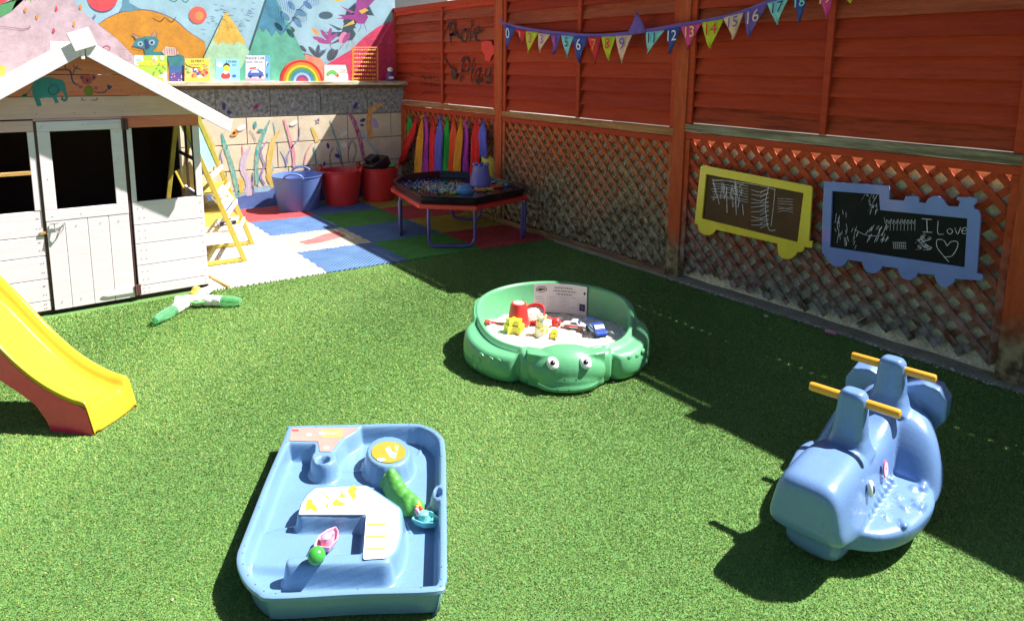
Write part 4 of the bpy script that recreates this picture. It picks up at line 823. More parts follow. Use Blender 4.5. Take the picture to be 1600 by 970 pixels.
# ------------------------------------------------------------------ tub trugs
def tub(cx,cy,rt,rb,h,m,label,ry=1.):
    T=thing('rubber_tub',(cx,cy,.012),label,'tub','rubber tubs by the painted wall'); z0=.013
    MB().lathe((cx,cy,z0),[(rb*.3,0),(rb,0),(rb*1.01,.01),(rt*.985,h-.03),(rt,h-.012),(rt*1.02,h-.006),(rt*1.02,h),(rt*.985,h),(rt*.965,h-.02),(rb*.96,.015),(rb*.3,.012)],m,48,cap0=True,cap1=True).build('body',T)
    for a in (HANG,HANG+math.pi):
        dx,dy=math.cos(a),math.sin(a); sx,sy=-dy,dx; b=Vector((cx+dx*rt*1.0,cy+dy*rt*1.0,z0+h-.006))
        pts=[b+Vector((sx*t,sy*t,0))*1.+Vector((dx,dy,0))*(.012-abs(t)*.12)+Vector((0,0,zz)) for t,zz in ((-.10,-.004),(-.085,.022),(-.05,.042),(0,.050),(.05,.042),(.085,.022),(.10,-.004))]
        MB().tube(curve(pts,5),.011,m,10).build('handle',T)
    return T
HANG=math.radians(-28); RB=plastic('tub blue',(.12,.20,.50),.4); RR=plastic('tub red',(.66,.035,.035),.4); RR2=plastic('tub red dark',(.62,.03,.03),.42)
tub(.36,-1.45,.265,.205,.37,RB,'blue rubber tub standing left of the two red ones'); 
HANG=math.radians(55); tub(.36,-.955,.235,.175,.385,RR,'red rubber tub in the middle, next to the blue one')
tub(.36,-.50,.23,.18,.385,RR2,'red rubber tub nearest the fence, holding a black box')
# contents
a=at(1,1,.3)
c=Vector((.37,-.50,.42)); T=thing('black_box',c-Vector((0,0,.06)),'black plastic box tipped on its side in the red tub by the fence','box')
def rbox(c,sz,rx,rz,m,inner=None):
    R_=Matrix.Rotation(rz,3,'Z')@Matrix.Rotation(rx,3,'X'); mb=MB(); x,y,z=sz
    v=[Vector(c)+R_@Vector((i*x/2,j*y/2,k*z/2)) for k in(-1,1) for i,j in((-1,-1),(1,-1),(1,1),(-1,1))]
    return mb.add(v,[(0,3,2,1),(4,5,6,7),(0,1,5,4),(1,2,6,5),(2,3,7,6),(3,0,4,7)],m)
M_bk=plastic('black',(.015,.016,.02),.25)
rbox(c+Vector((.0,-.03,.0)),(.22,.26,.13),.45,.2,M_bk).build('body',T,bevel=.018); rbox(c+Vector((-.02,-.08,.075)),(.15,.12,.05),.45,.2,M_bk).build('lid',T,bevel=.012)
c=Vector((.45,-.36,.40)); mb=MB(); 
for k in range(5): mb.ball(c+Vector((random.gauss(0,.02),(k-2)*.028,.01*math.sin(k))),(.035,.03,.02),plastic('leaf green',(.12,.50,.08)),12)
tag(mb.build('green_toy',loc=c),'bright green plastic toy at the rim of the tub by the fence','toy')
c=Vector((.36,-.955,.25)); mb=MB().lathe(c,[(.02,0),(.19,0),(.2,.04),(.12,.08),(.03,.09)],plastic('pile of red toys',(.6,.05,.04)),20); mb.ball(c+Vector((.05,-.09,.10)),(.035,.03,.02),cO,10); mb.ball(c+Vector((-.02,-.13,.11)),(.03,.02,.02),cP,10); mb.ball(c+Vector((.02,.04,.10)),(.03,.03,.02),cR,10)
tag(mb.build('heap_of_toys',loc=c),'red and orange toys heaped inside the middle red tub','toys')
# ------------------------------------------------------------------ tray table
oc=[(2.53,-1.15),(2.865,-.80),(2.72,-.16),(2.38,-.045),(1.62,-.045),(1.37,-.28),(1.38,-.72),(1.70,-.99)]
tc=Vector((sum(a for a,b in oc)/8,sum(b for a,b in oc)/8))
def oct_(s,z): return [Vector((tc.x+(a-tc.x)*s,tc.y+(b-tc.y)*s,z)) for a,b in oc]
T=thing('tray_table',(tc.x,tc.y,.012),'octagonal black play tray on a red rimmed stand with purple tube legs','play table')
M_tray=plastic('tray black',(.012,.012,.018),.22); M_redp=plastic('stand red',(.72,.035,.03),.4); M_leg=plastic('purple tube',(.10,.08,.30),.3)
mb=MB(); loops=[oct_(.965,.392),oct_(.985,.448),oct_(1.0,.456),oct_(1.0,.462),oct_(.975,.462),oct_(.955,.450),oct_(.935,.405)]
vs=[p for l in loops for p in l]; fs=[tuple(range(8))[::-1],tuple(48+k for k in range(8))]
for i in range(6):
    for k in range(8): fs.append((i*8+k,i*8+(k+1)%8,i*8+8+(k+1)%8,i*8+8+k))
mb.add(vs,fs,M_tray).build('tray',T,bevel=.004)
mb=MB().ring_prism(oct_(1.03,.355),oct_(.86,.355),(0,0,.036),M_redp); mb.build('stand_rim',T,bevel=.004)
def uleg(a,b):
    a=Vector((*a,.026));b=Vector((*b,.026)); d=(b-a); L_=d.length; t=d/L_; r=.07; z=.355
    pts=[a+Vector((0,0,z-.026)),a+Vector((0,0,r))]+[a+t*(r-r*math.cos(q))+Vector((0,0,r-r*math.sin(q))) for q in [math.radians(v) for v in (15,30,45,60,75,90)]]
    pts+= [b-t*(r-r*math.cos(q))+Vector((0,0,r-r*math.sin(q))) for q in [math.radians(v) for v in (90,75,60,45,30,15)]]+[b+Vector((0,0,r)),b+Vector((0,0,z-.026))]
    MB().tube(pts,.0155,M_leg,12).build('leg',T)
uleg((2.59,-1.10),(2.79,-.76)); uleg((2.10,-1.12),(1.86,-.99)); uleg((2.83,-.28),(2.66,-.12)); uleg((1.76,-.36),(1.95,-.14))
# contents of the tray
ZT=.408
def on(px,py,z=ZT): return at(px,py,z)
def castle(name,c,r0,r1,h,m,label,crenel=True,cat='bucket',tilt=0):
    Tt=thing(name,c,label,cat); q=Vector(c)
    MB().lathe(q,[(r0*.9,0),(r0,0),(r0*.985,h*.33),(r0*.97,h*.34),(r1+(r0-r1)*.3,h*.68),(r1+(r0-r1)*.28,h*.69),(r1,h),(r1*.9,h),(r1*.88,h-.01)],m,28,cap0=True,cap1=True).build('bucket_wall',Tt)
    mb=MB()
    for k in range(8 if crenel else 0):
        a=2*math.pi*k/8; p=q+Vector((math.cos(a)*r1*.93,math.sin(a)*r1*.93,h+.008)); mb.ball(p,(r1*.2,r1*.2,.018),m,8)
    if crenel: mb.build('battlement',Tt)
    return Tt
Mp=plastic('castle purple',(.18,.16,.50),.4); My=plastic('castle yellow',(.72,.62,.06),.4); Mb=plastic('mould blue',(.10,.30,.55),.4)
castle('castle_bucket',on(751,290),.105,.075,.20,Mp,'purple castle bucket standing upside down in the black tray')
castle('castle_bucket',on(767,281)+Vector((-.02,.02,0)),.085,.108,.235,My,'yellow castle bucket behind the purple one in the tray')
c=on(726,301); castle('castle_mould',c,.082,.05,.075,Mb,'low ridged blue mould beside the purple bucket in the tray',False,'sand mould')
BC=[K('bead %d'%i,c) for i,c in enumerate([(.1,.5,.12),(.75,.75,.8),(.1,.3,.7),(.3,.6,.75),(.8,.7,.1),(.7,.1,.1),(.02,.05,.2)])]
mb=MB(); rs=random.Random(9)
for k in range(420):
    px=rs.gauss(688,20); py=295-(px-640)*.0+rs.gauss(0,4.5); 
    if not (628<px<745 and 281<py<306): continue
    p=on(px,py); mb.ball(p+Vector((0,0,.006)),rs.uniform(.006,.012),rs.choice(BC),8)
tag(mb.build('bead_heap'),'many small coloured beads scattered over the tray',None,None,'stuff')
mb=MB()
for k in range(160):
    p=on(rs.gauss(658,18),rs.gauss(288,4)); mb.ball(p+Vector((0,0,.004)),(rs.uniform(.008,.02),rs.uniform(.006,.014),.006),rs.choice([BC[6],BC[6],K('dull blue',(.10,.14,.34)),K('grey blue',(.3,.35,.5))]),7)
tag(mb.build('foil_scraps'),'dark blue scraps covering the left part of the tray',None,None,'stuff')
def blob(name,px,py,r,m,label,z=ZT,cat='toy',mul=((0,0,0,1),)):
    p=at(px,py,z); mb=MB()
    for dx,dy,dz,s_ in mul: mb.ball(p+Vector((dx,dy,dz+r[2]*.9)),tuple(q*s_ for q in r),m,14)
    return tag(mb.build(name,loc=p),label,cat)
def mold(name,px,py,pts,h,m,label,z=ZT,sc_=.05,rot=0.,cat='sand mould'):
    p=at(px,py,z+.002); c,s_=math.cos(rot),math.sin(rot); P_=[p+Vector(((x*c-y*s_)*sc_,(x*s_+y*c)*sc_,0)) for x,y in pts]
    mb=MB().prism(P_,(0,0,h*.7),m); mb.prism([p+(q-p)*.8+Vector((0,0,h*.7001)) for q in P_],(0,0,h*.3),m)
    return tag(mb.build(name,loc=p,bevel=.004),label,cat)
star=[(math.cos(a)*(1 if k%2==0 else .5),math.sin(a)*(1 if k%2==0 else .5)) for k,a in [(k,2*math.pi*k/10) for k in range(10)]]
fish=[(1,0),(.6,.4),(0,.5),(-.5,.2),(-1,.55),(-.85,0),(-1,-.55),(-.5,-.2),(0,-.5),(.6,-.4)]
flower=[(math.cos(a)*(1+.2*math.cos(5*a)),math.sin(a)*(1+.2*math.cos(5*a))) for a in [2*math.pi*k/24 for k in range(24)]]
mold('sand_mould',752,298,flower,.022,plastic('orange',(.85,.35,.04)),'orange mould in the tray in front of the purple bucket',sc_=.055)
mold('sand_mould',764,297,fish,.022,plastic('yellow',(.82,.55,.05)),'yellow mould beside the orange one in the tray',sc_=.05,rot=.6)
mold('sand_mould',795,290,flower,.03,plastic('sky blue',(.25,.45,.72)),'light blue mould at the right end of the tray',sc_=.055)
mold('plastic_plate',776,292,[(math.cos(2*math.pi*k/16),math.sin(2*math.pi*k/16)) for k in range(16)],.014,plastic('red',(.75,.05,.05)),'flat round red dish in the tray between the moulds',sc_=.07,cat='dish')
mold('toy_brick',812,288,[(-1,-.4),(1,-.4),(1,.4),(-1,.4)],.02,MATS['plastic red'],'red brick at the far right of the tray',sc_=.045,rot=.9,cat='toy brick')
mold('sand_mould',708,303,star,.02,plastic('lime',(.35,.65,.12)),'small lime star mould among the beads',sc_=.04)
mold('toy_fish',664,297,fish,.018,MATS['plastic red'],'small red fish lying among the dark scraps in the tray',sc_=.035,cat='toy fish')
p=on(806,284,ZT+.03); q_=on(780,288,ZT+.02); mb=MB().tube([q_,(p+q_)/2+Vector((0,0,.008)),p],[.008,.009,.012],plastic('spade green',(.12,.50,.10)),8); mb.ball(q_,(.035,.03,.01),MATS['plastic spade green'],12)
tag(mb.build('toy_spade',loc=p),'green toy spade lying across the right end of the tray','toy spade')
p=on(772,283,ZT+.02); mb=MB().box(p-Vector((.03,.05,.008)),p+Vector((.03,.05,.008)),cW)
for k in range(5): mb.box(p+Vector((-.028,-.045+k*.02,.0085)),p+Vector((.028,-.036+k*.02,.011)),cB)
tag(mb.build('comb',loc=p,smooth=False),'white and blue ridged rake head behind the red dish','rake')
# ------------------------------------------------------------------ things on the shelf
ZS=1.3685
def bk(px0,px1,pt,pb,x=.02,lean=.03,**k):
    bl=atx(px0,pb,x);br=atx(px1,pb,x);tl=atx(px0,pt,x-lean);tr=atx(px1,pt,x-lean); dz=ZS+.001-bl.z
    return [v+Vector((0,0,dz)) for v in (tl,tr,br,bl)]
def d1(mb,uv,xd,yd,w_,h_):
    pl_(mb,uv,[(.0,.0),(.25,.0),(.28,.25),(.1,.4),(0,.35)],cW,1); pe(mb,uv,.12,.18,.1,.06,cLB,2); pe(mb,uv,.62,.12,.08,.1,cW,2); pe(mb,uv,.6,.2,.05,.1,cT,2.5); pe(mb,uv,.85,.1,.06,.09,cW,2); pe(mb,uv,.5,.3,.45,.1,cY,1.5); dots(mb,uv,rs,14,[cG],.5,.95,.3,.75,3,.035); pe(mb,uv,.85,.8,.12,.06,cW,3); pl_(mb,uv,[(.92,.6),(1,.65),(1,.98),(.9,.98),(.88,.8)],cW,3)
cover('picture_book',bk(210,261,88,129),.012,(1,0,.1),('lime green',(.42,.60,.07)),d1,'lime green picture book on the shelf behind the roof, leftmost of the row',group='books on the shelf')
def d2(mb,uv,xd,yd,w_,h_):
    pl_(mb,uv,[(0,.5),(1,.4),(1,1),(0,1)],K('violet',(.10,.06,.25)),1); dots(mb,uv,rs,8,[cLB,cP,cW],.1,.9,.5,.95,2,.06)
cover('picture_book',bk(264,288,104,129,.0,.02),.01,(1,0,.1),('deep blue',(.06,.14,.32)),d2,'dark blue picture book half hidden between the green and the oval titled book',group='books on the shelf')
def d3(mb,uv,xd,yd,w_,h_):
    dots(mb,uv,rs,38,[cR,cO,cY,cW,cP,cG,cB],.06,.94,.42,.82,1,.085); pe(mb,uv,.5,.2,.47,.19,cY,8); mb.text("ELMER'S",uv(.5,.12,12),xd,yd,h_*.15,cN); mb.text('COUNTRY PARK',uv(.5,.28,12),xd,yd,h_*.09,cN); pl_(mb,uv,[(0,.85),(1,.82),(1,1),(0,1)],cL,9)
cover('picture_book',bk(289,328,93,129),.012,(1,0,.1),('warm yellow',(.62,.55,.20)),d3,'picture book with a yellow oval title and patchwork colours',group='books on the shelf')
def d4(mb,uv,xd,yd,w_,h_):
    pe(mb,uv,.16,.25,.13,.12,cW,1); pe(mb,uv,.46,.34,.14,.16,cK,1); pe(mb,uv,.46,.42,.14,.14,cY,2); pe(mb,uv,.42,.75,.2,.16,cR,1); pe(mb,uv,.78,.76,.09,.07,cB,1); pe(mb,uv,.42,.58,.1,.1,cW,1.5); mb.text('I WAN',uv(.66,.12,3),xd,yd,h_*.15,cN); mb.text('MY',uv(.78,.28,3),xd,yd,h_*.13,cB); pl_(mb,uv,[(0,.9),(1,.88),(1,1),(0,1)],cLB,1)
cover('picture_book',bk(337,374,94,129),.012,(1,0,.1),('sky blue',(.28,.60,.74)),d4,'sky blue picture book with a small red figure',group='books on the shelf')
def d5(mb,uv,xd,yd,w_,h_):
    mb.text('POLICE CAR',uv(.48,.10,3),xd,yd,h_*.135,cN); mb.text('SAVES THE DAY',uv(.48,.25,3),xd,yd,h_*.095,cN); pl_(mb,uv,[(.1,.70),(.25,.56),(.65,.54),(.9,.66),(.95,.8),(.1,.84)],cB,2); pl_(mb,uv,[(.25,.66),(.32,.58),(.6,.57),(.7,.66)],cW,3); pe(mb,uv,.25,.82,.07,.05,cK,3); pe(mb,uv,.75,.82,.07,.05,cK,3); pl_(mb,uv,[(.2,.47),(.55,.45),(.55,.5),(.2,.52)],cR,2); dots(mb,uv,rs,9,[cO,cP,cY,cLB],.06,.94,.4,.97,1,.05); pl_(mb,uv,[(0,.88),(1,.86),(1,1),(0,1)],cP,.5)
cover('picture_book',bk(384,414,89,129),.012,(1,0,.1),('white',(.72,.72,.78)),d5,'white picture book titled POLICE CAR with a blue and white car',group='books on the shelf')
cover('picture_book',bk(409,422,89,129,-.01,.03),.01,(1,0,.1),('mid blue',(.16,.40,.62)),lambda mb,uv,xd,yd,w_,h_: dots(mb,uv,rs,5,[cP,cW,cN],.2,.8,.3,.9,1,.1),'blue book peeping out behind the police car book',group='books on the shelf')
# rainbow stacker
c=atx(470,128,.03); c.z=ZS; T=thing('rainbow_stacker',c,'wooden rainbow of nested arches standing on the shelf','rainbow toy')
R0=(atx(503,128,.03)-atx(437,128,.03)).length/2; cols=[(.75,.05,.04),(.85,.30,.04),(.82,.65,.06),(.12,.42,.10),(.08,.30,.55),(.5,.6,.8),(.28,.10,.35),(.75,.08,.08)]
for k,cc in enumerate(cols):
    r1=R0*(1-k*.118); r0=R0*(1-(k+1)*.118)+.002 if k<7 else .001; n=18
    pts=[c+Vector((0,-r1*math.cos(math.pi*i/n),r1*.98*math.sin(math.pi*i/n))) for i in range(n+1)]+[c+Vector((0,r0*math.cos(math.pi*i/n),r0*.98*math.sin(math.pi*i/n))) for i in range(n+1)]
    MB().prism(pts,(.05,0,0),K('rainbow %d'%k,cc)).build('arch',T,smooth=False)
def d6(mb,uv,xd,yd,w_,h_):
    for i in range(5): pe(mb,uv,.14+i*.09,.58-.16*math.sin(i*.8),.075,.13,cG,1+i*.2)
    pe(mb,uv,.55,.66,.06,.1,cR,3); mb.text('THE VERY\nHUNGRY\nCATERPILLAR',uv(.78,.38,3),xd,yd,h_*.1,K('text grey',(.25,.15,.12)))
cover('picture_book',bk(507,544,103,128),.014,(1,0,.1),('paper white',(.78,.74,.70)),d6,'small white board book with a green arc, right of the rainbow',group='books on the shelf')
# abacus
tl,tr,br,bl=bk(551,590,76,128,.03,.02); T=thing('abacus',(bl+br)/2,'orange wooden abacus frame with rows of beads on the shelf','abacus'); Mo=mat('abacus orange wood',(.80,.30,.06),.45,.15,10)
for a,b in ((tl,tr),(bl,br),(tl,bl),(tr,br)): MB().beam(a,b,.016,.016,Mo,up=(1,0,0)).build('frame_bar',T,bevel=.002)
for i in range(8):
    f=(i+.6)/8.2; a=tl.lerp(bl,f);b=tr.lerp(br,f); MB().tube([a,b],.0025,Mo,6).build('wire',T)
    mb=MB(); 
    for k in range(10): mb.ball(a.lerp(b,.08+.088*k+(.02 if k>i else 0)),(.011,.011,.012),K('bead orange',(.82,.36,.08)) if (k+i)%3 else cY,8)
    mb.build('bead_row',T)
c=atx(610,126,.03); c.z=ZS; T=thing('purple_toy',c,'small purple and white plastic toy at the fence end of the shelf','toy')
MB().lathe(c,[(.045,0),(.055,.01),(.05,.07),(.035,.11),(.01,.12)],plastic('toy purple',(.16,.05,.28)),16,sx=.7).build('body',T); MB().ball(c+Vector((.012,-.006,.135)),(.03,.038,.03),cW,12).build('head',T); MB().box(c+Vector((.038,-.04,.025)),c+Vector((.046,.02,.055)),cW).build('label_plate',T,smooth=False)
# ------------------------------------------------------------------ slide
M_sy=plastic('slide yellow',(.64,.44,.03),.14,.04); M_sr=plastic('slide red',(.95,.04,.11),.3); M_sb=plastic('slide blue',(.10,.36,.62),.3)
SR=Vector((4.24,-3.56,0)); SW=Vector((.178,-.182,0)); SWn=SW.normalized(); SD=Vector((-.72,-.70,0)).normalized()
slide=thing('slide',SR+SW/2,'yellow chute of a toddler slide with red sides coming in from the left','slide')
def sp_(t,w_,z): return SR+SW*w_+SD*t+Vector((0,0,z))
prof=[(-.002,.012,.006),(.012,.07,.05),(.03,.135,.085),(.05,.15,.105),(.10,.160,.112),(.19,.195,.142),(.27,.240,.185),(.34,.292,.237),(.40,.345,.29),(.465,.41,.352),(.565,.51,.45),(.645,.585,.525),(.8,.73,.67),(.95,.86,.80),(1.08,.94,.885),(1.25,.965,.92),(1.5,.965,.93)]
vs=[];fs=[];rowp=[(0,0,-.02),(0,0,0),(.03,0,.004),(.075,0,.002),(.12,.5,0),(.17,.95,0),(.24,1,0),(.5,1,-.004),(.76,1,0),(.83,.95,0),(.88,.5,0),(.925,0,.002),(.97,0,.004),(1,0,0),(1,0,-.02)]
pr=curve([Vector(p) for p in prof],4)
for t,rz,bz in pr:
    for u,f,o in rowp: vs.append(sp_(t,u,max(.003,rz+(bz-rz)*f+o)))
W_=len(rowp)
for i in range(len(pr)-1):
    for k in range(W_-1): fs.append((i*W_+k,i*W_+k+1,(i+1)*W_+k+1,(i+1)*W_+k))
o=MB().add(vs,fs,M_sy).build('chute',slide,ang=60); s_=o.modifiers.new('t','SOLIDIFY'); s_.thickness=.006; s_.offset=-1
bot=[(.004,.0),(.205,.0),(.225,.05),(.27,.115),(.34,.16),(.43,.21),(.6,.34),(.9,.60),(1.2,.80),(1.48,.85)]
top=[(t,z-.022) for t,z,b in prof if t>.02]
for w0,w1,nm_ in ((-.004,.05,'side_panel'),(.95,1.004,'side_panel')):
    poly=[(a,b) for a,b in bot]+[(t,z) for t,z in top[::-1]]
    MB().prism([sp_(t,w0,z) for t,z in poly],SW*(w1-w0),M_sr).build(nm_,slide,smooth=False)
MB().prism([sp_(t,-.01,z) for t,z in ((.70,.70),(.74,.86),(.95,1.12),(1.25,1.25),(1.5,1.25),(1.5,.8),(1.25,.9),(.9,.82))],SW*.06-Vector((0,0,0)),M_sb).build('side_rail',slide,bevel=.008)
MB().prism([sp_(t,.95,z) for t,z in ((.78,.78),(.82,.90),(.95,1.12),(1.25,1.25),(1.5,1.25),(1.5,.8),(1.25,.9),(.9,.84))],SW*.06,M_sb).build('side_rail',slide,bevel=.008)
for t in (1.3,1.95):
    for w_ in (-.1,1.1): MB().beam(sp_(t+ (0.2 if t>1.5 else 0),w_,0),sp_(t if t<1.5 else 1.6,w_,1.2),.05,.05,M_sb,up=SD).build('post',slide,bevel=.006)
for k in range(4): f=.2+.2*k; MB().beam(sp_(2.15-.55*f,-.1,1.2*f),sp_(2.15-.55*f,1.1,1.2*f),.08,.03,M_sr).build('step',slide,bevel=.006)
# ------------------------------------------------------------------ toy water blasters on the turf
M_gg=mat('clear green plastic',(.30,.80,.42),.12,.1,10,trans=.75,coat=.3); M_wp=plastic('white toy',(.80,.80,.76),.35); M_yp=plastic('toy amber',(.75,.45,.04),.35)
def blaster(a,b,label,flip=1):
    a=Vector(a);b=Vector(b); t=(b-a).normalized(); L_=(b-a).length; sd_=Vector((-t.y,t.x,0))*flip; T=thing('water_blaster',(a+b)/2-Vector((0,0,(a.z+b.z)/2)),label,'toy blaster','toy water blasters on the turf')
    def w_(u,s,z): return a+t*(u*L_)+sd_*s+Vector((0,0,z))
    MB().lathe(a,[(.004,0),(.022,.01),(.034,L_*.12),(.036,L_*.24),(.03,L_*.30)],M_gg,20,axis=t).build('nose_tank',T)
    mb=MB(); mb.lathe(w_(.28,0,0),[(.02,0),(.034,.005),(.036,L_*.1),(.03,L_*.12),(.036,L_*.14),(.036,L_*.24),(.03,L_*.26),(.042,L_*.29),(.04,L_*.45),(.028,L_*.55),(.022,L_*.66),(.006,L_*.68)],M_wp,20,axis=t)
    mb.tube([w_(.55,0,0),w_(.52,.04,-.005),w_(.50,.085,-.008)],[.018,.016,.019],M_wp,10); mb.tube([w_(.80,0,0),w_(.84,.05,-.004),w_(.80,.09,-.01)],[.016,.015,.018],M_wp,10); mb.build('body',T)
    MB().ball(w_(.70,.02,.035),(.035,.030,.025),M_yp,14).build('fill_cap',T); MB().tube([w_(.50,-.03,.0),w_(.60,-.065,.004),w_(.72,-.05,.004),w_(.76,-.02,.0)],.009,plastic('toy green',(.14,.45,.12),.3),8).build('trigger_guard',T)
    return T
blaster(at(240,502,.035),at(338,446,.04),'white toy water blaster with a green nose pointing to the lower left')
blaster(at(378,471,.035),at(268,468,.04),'white toy water blaster with a green nose pointing right',-1)
# ------------------------------------------------------------------ turtle sandbox
TC=Vector((4.838,-1.582,0)); TH=math.atan2(-.53,.85)
M_tg=plastic('turtle green',(.12,.40,.19),.32); M_tg.name='turtle green plastic'
def tv(r,th,z):
    r*=.985
    return TC+Vector((r*math.cos(TH+th),r*math.sin(TH+th),z))
tur=thing('turtle_sandpit',TC,'round green turtle sandpit with a smiling head facing the camera','sandpit')
def sst(x,a,b): t=max(0,min(1,(x-a)/(b-a))); return t*t*(3-2*t)
def bump(th,c,w_,e): d=abs((th-c+math.pi)%(2*math.pi)-math.pi); return 1-sst(d,w_-e,w_+e)
NT=360; vs=[];fs=[]
d2r=math.radians
for i in range(NT):
    th=2*math.pi*i/NT; ft=max(bump(th,d2r(-56),d2r(25),d2r(2.2)),bump(th,d2r(56),d2r(25),d2r(2.2))); bk=max(bump(th,d2r(128),d2r(14),d2r(4)),bump(th,d2r(-128),d2r(14),d2r(4)))
    front=sst(math.cos(th),-.35,.72); rz=.262-.085*front; hd=bump(th,0,d2r(29),d2r(2.5))
    Ri=.415-.02*hd; rim=Ri+.022
    fo=ft*max(0.,1-((abs(abs((th+math.pi)%(2*math.pi)-math.pi)-d2r(56)))/d2r(30))**4)
    Ro=.462+.072*fo+.03*hd+.03*bk; sh=rz-.008-(.022*ft+.03*bk)
    flat=.03+.058*fo
    P_=[(0.02,.055),(Ri-.03,.055),(Ri-.008,.07),(Ri-.002,rz-.018),(Ri+.003,rz-.004),(rim-.007,rz),(rim,rz-.003),(rim+.006,sh+.002 if ft>.01 or bk>.01 else rz-.008),(rim+flat*.45,sh+.0),(max(rim+.008,Ro-.030),sh-.001),(max(rim+.012,Ro-.012),sh-.008),(max(rim+.016,Ro-.002),sh-.026),(max(rim+.018,Ro+.006),sh*.55),(max(rim+.018,Ro+.006),.05),(Ro-.004,.02),(Ro-.03,.003),(Ro-.10,.003)]
    for r,z in P_: vs.append(tv(r,th,z))
K_=17
for i in range(NT):
    j=(i+1)%NT
    for k in range(K_-1): fs.append((i*K_+k,j*K_+k,j*K_+k+1,i*K_+k+1))
fs.append([i*K_ for i in range(NT)])
o=MB().add(vs,fs,M_tg).build('basin',tur,ang=75)
# scaly relief on the front feet
mbs=MB()
for s0 in (-1,1):
    for k in range(11):
        th=s0*d2r(40+ (k%4)*6.+random.uniform(-1,1)); z=.05+ (k//4)*.035+random.uniform(-.005,.005); p=tv(.526+.012*math.cos((abs(math.degrees(th))-56)/8),th,z); R_=Matrix.Rotation(TH+th,3,'Z')
        mbs.ball(p,(.007,.019,.014),M_tg,10,rot=R_)
mbs.build('scales',tur)
# head: superellipsoid brow, snout and jaw fused into one skin
hb=MB(); RH=Matrix.Rotation(TH,3,'Z')
hb.ball(tv(.44,0,.085),(.125,.215,.115),M_tg,36,rot=RH)
hb.ball(tv(.475,0,.055),(.10,.175,.072),M_tg,32,rot=RH); hb.ball(tv(.50,0,.03),(.085,.165,.035),M_tg,32,rot=RH)
hb.box((0,0,0),(0.001,.001,.001),M_tg) if False else None
c_,s__=math.cos(TH),math.sin(TH)
hb.prism([tv(0,0,0)+Vector((c_*x-s__*y,s__*x+c_*y,.012)) for x,y in ((.40,-.20),(.47,-.20),(.53,-.12),(.545,0),(.53,.12),(.47,.20),(.40,.20))],(0,0,.10),M_tg)
hb.prism([tv(0,0,0)+Vector((c_*x-s__*y,s__*x+c_*y,.09)) for x,y in ((.405,-.205),(.465,-.205),(.488,-.15),(.498,0),(.488,.15),(.465,.205),(.405,.205))],(0,0,.088),M_tg)
hb.v=[(lambda w: TC+Vector((w.x*.955,w.y*.955,w.z)))(v-TC) for v in hb.v]; ho=hb.build('head',tur); remesh(ho,.006,8,.6)
me_=MB()
smile=[tv(.0,0,0)+Vector((c_*x-s__*y,s__*x+c_*y,z)) for x,y,z in ((.535,-.15,.062),(.553,-.10,.045),(.562,-.04,.038),(.562,.04,.038),(.553,.10,.045),(.535,.15,.062))]
me_.tube(curve(smile,6),.0035,plastic('turtle mouth line',(.03,.16,.06),.8),8)
me_.build('mouth',tur)
M_eye=plastic('eye white',(.85,.85,.85),.2); M_pup=plastic('eye black',(.01,.01,.01),.15)
for y,lab in ((-.078,'l'),(.082,'r')):
    n_=Vector((c_*.80,s__*.80,.6)).normalized(); q=Vector((0,0,1)).rotation_difference(n_).to_matrix(); p=TC+Vector((c_*.508-s__*y,s__*.508+c_*y,.152))
    e=MB().ball(p-n_*.003,(.033,.029,.014),M_eye,20,rot=q).build('eye',tur); MB().ball(p+n_*.0065,(.014,.015,.007),M_pup,14,rot=q).ball(p+n_*.013+Vector((.003,.002,.003)),(.003,.004,.002),M_eye,8,rot=q).build('pupil',e)
    MB().ball(TC+Vector((c_*.56-s__*y*.35,s__*.56+c_*y*.35,.088)),(.004,.005,.004),M_pup,8).build('nostril',tur)
# printed label on the inner wall
def lw(a,z,o=0.): return tv(.400-o,a,z)
a0,a1=None,None
def ang_of(p): return math.atan2(p.y-TC.y,p.x-TC.x)-TH
aL=ang_of(Vector((4.44,-1.425)));aR=ang_of(Vector((4.686,-1.176)))
if aL<0:aL+=2*math.pi
if aR<0:aR+=2*math.pi
lab=MB(); n=20; vs=[lw(aL+(aR-aL)*i/n,z) for i in range(n+1) for z in (.072,.256)]
lab.add(vs,[(2*i,2*i+2,2*i+3,2*i+1) for i in range(n)],mat('label card',(.70,.71,.74),.5,.06,20))
lo=lab.build('warning_label',tur,smooth=False,recalc=False); lo.modifiers.new('t','SOLIDIFY').thickness=.0015
ink=MB(); Mi=K('print grey',(.25,.25,.28)); 
def LW(u,v,o=.002): return lw(aL+(aR-aL)*u,.256-.180*v,o)
def lrect(u0,u1,v0,v1,m,o=.0025,n=4):
    vs=[LW(u0+(u1-u0)*i/n,v,o) for i in range(n+1) for v in (v0,v1)]; ink.add(vs,[(2*i,2*i+2,2*i+3,2*i+1) for i in range(n)],m)
ink.add([LW(.14+x,.2+y) for x,y in ell(0,0,.105,.105,20)],[list(range(20))],cK); ink.add([LW(.14+x,.2+y,.0032) for x,y in ell(0,0,.092,.082,20)],[list(range(20))],cW); ink.add([LW(.14+x,.2+y,.0038) for x,y in ell(0,0,.08,.05,20)],[list(range(20))],cK)
xd=(LW(.5,.2)-LW(.1,.2)).normalized(); ink.text('little tikes',LW(.14,.2,.0045),xd,(0,0,1),.0095,cW)
for v,u0,u1,t in ((.14,.38,.72,'LEARN ABOUT SAND PLAY'),(.25,.36,.78,'READ THE LABEL FIRST'),(.36,.42,.72,'KEEP THIS LABEL')): 
    rs=random.Random(int(v*100)); u=u0
    while u<u1: wdt=rs.uniform(.012,.04); lrect(u,u+wdt,v-.025,v+.025,Mi,n=1); u+=wdt+.012
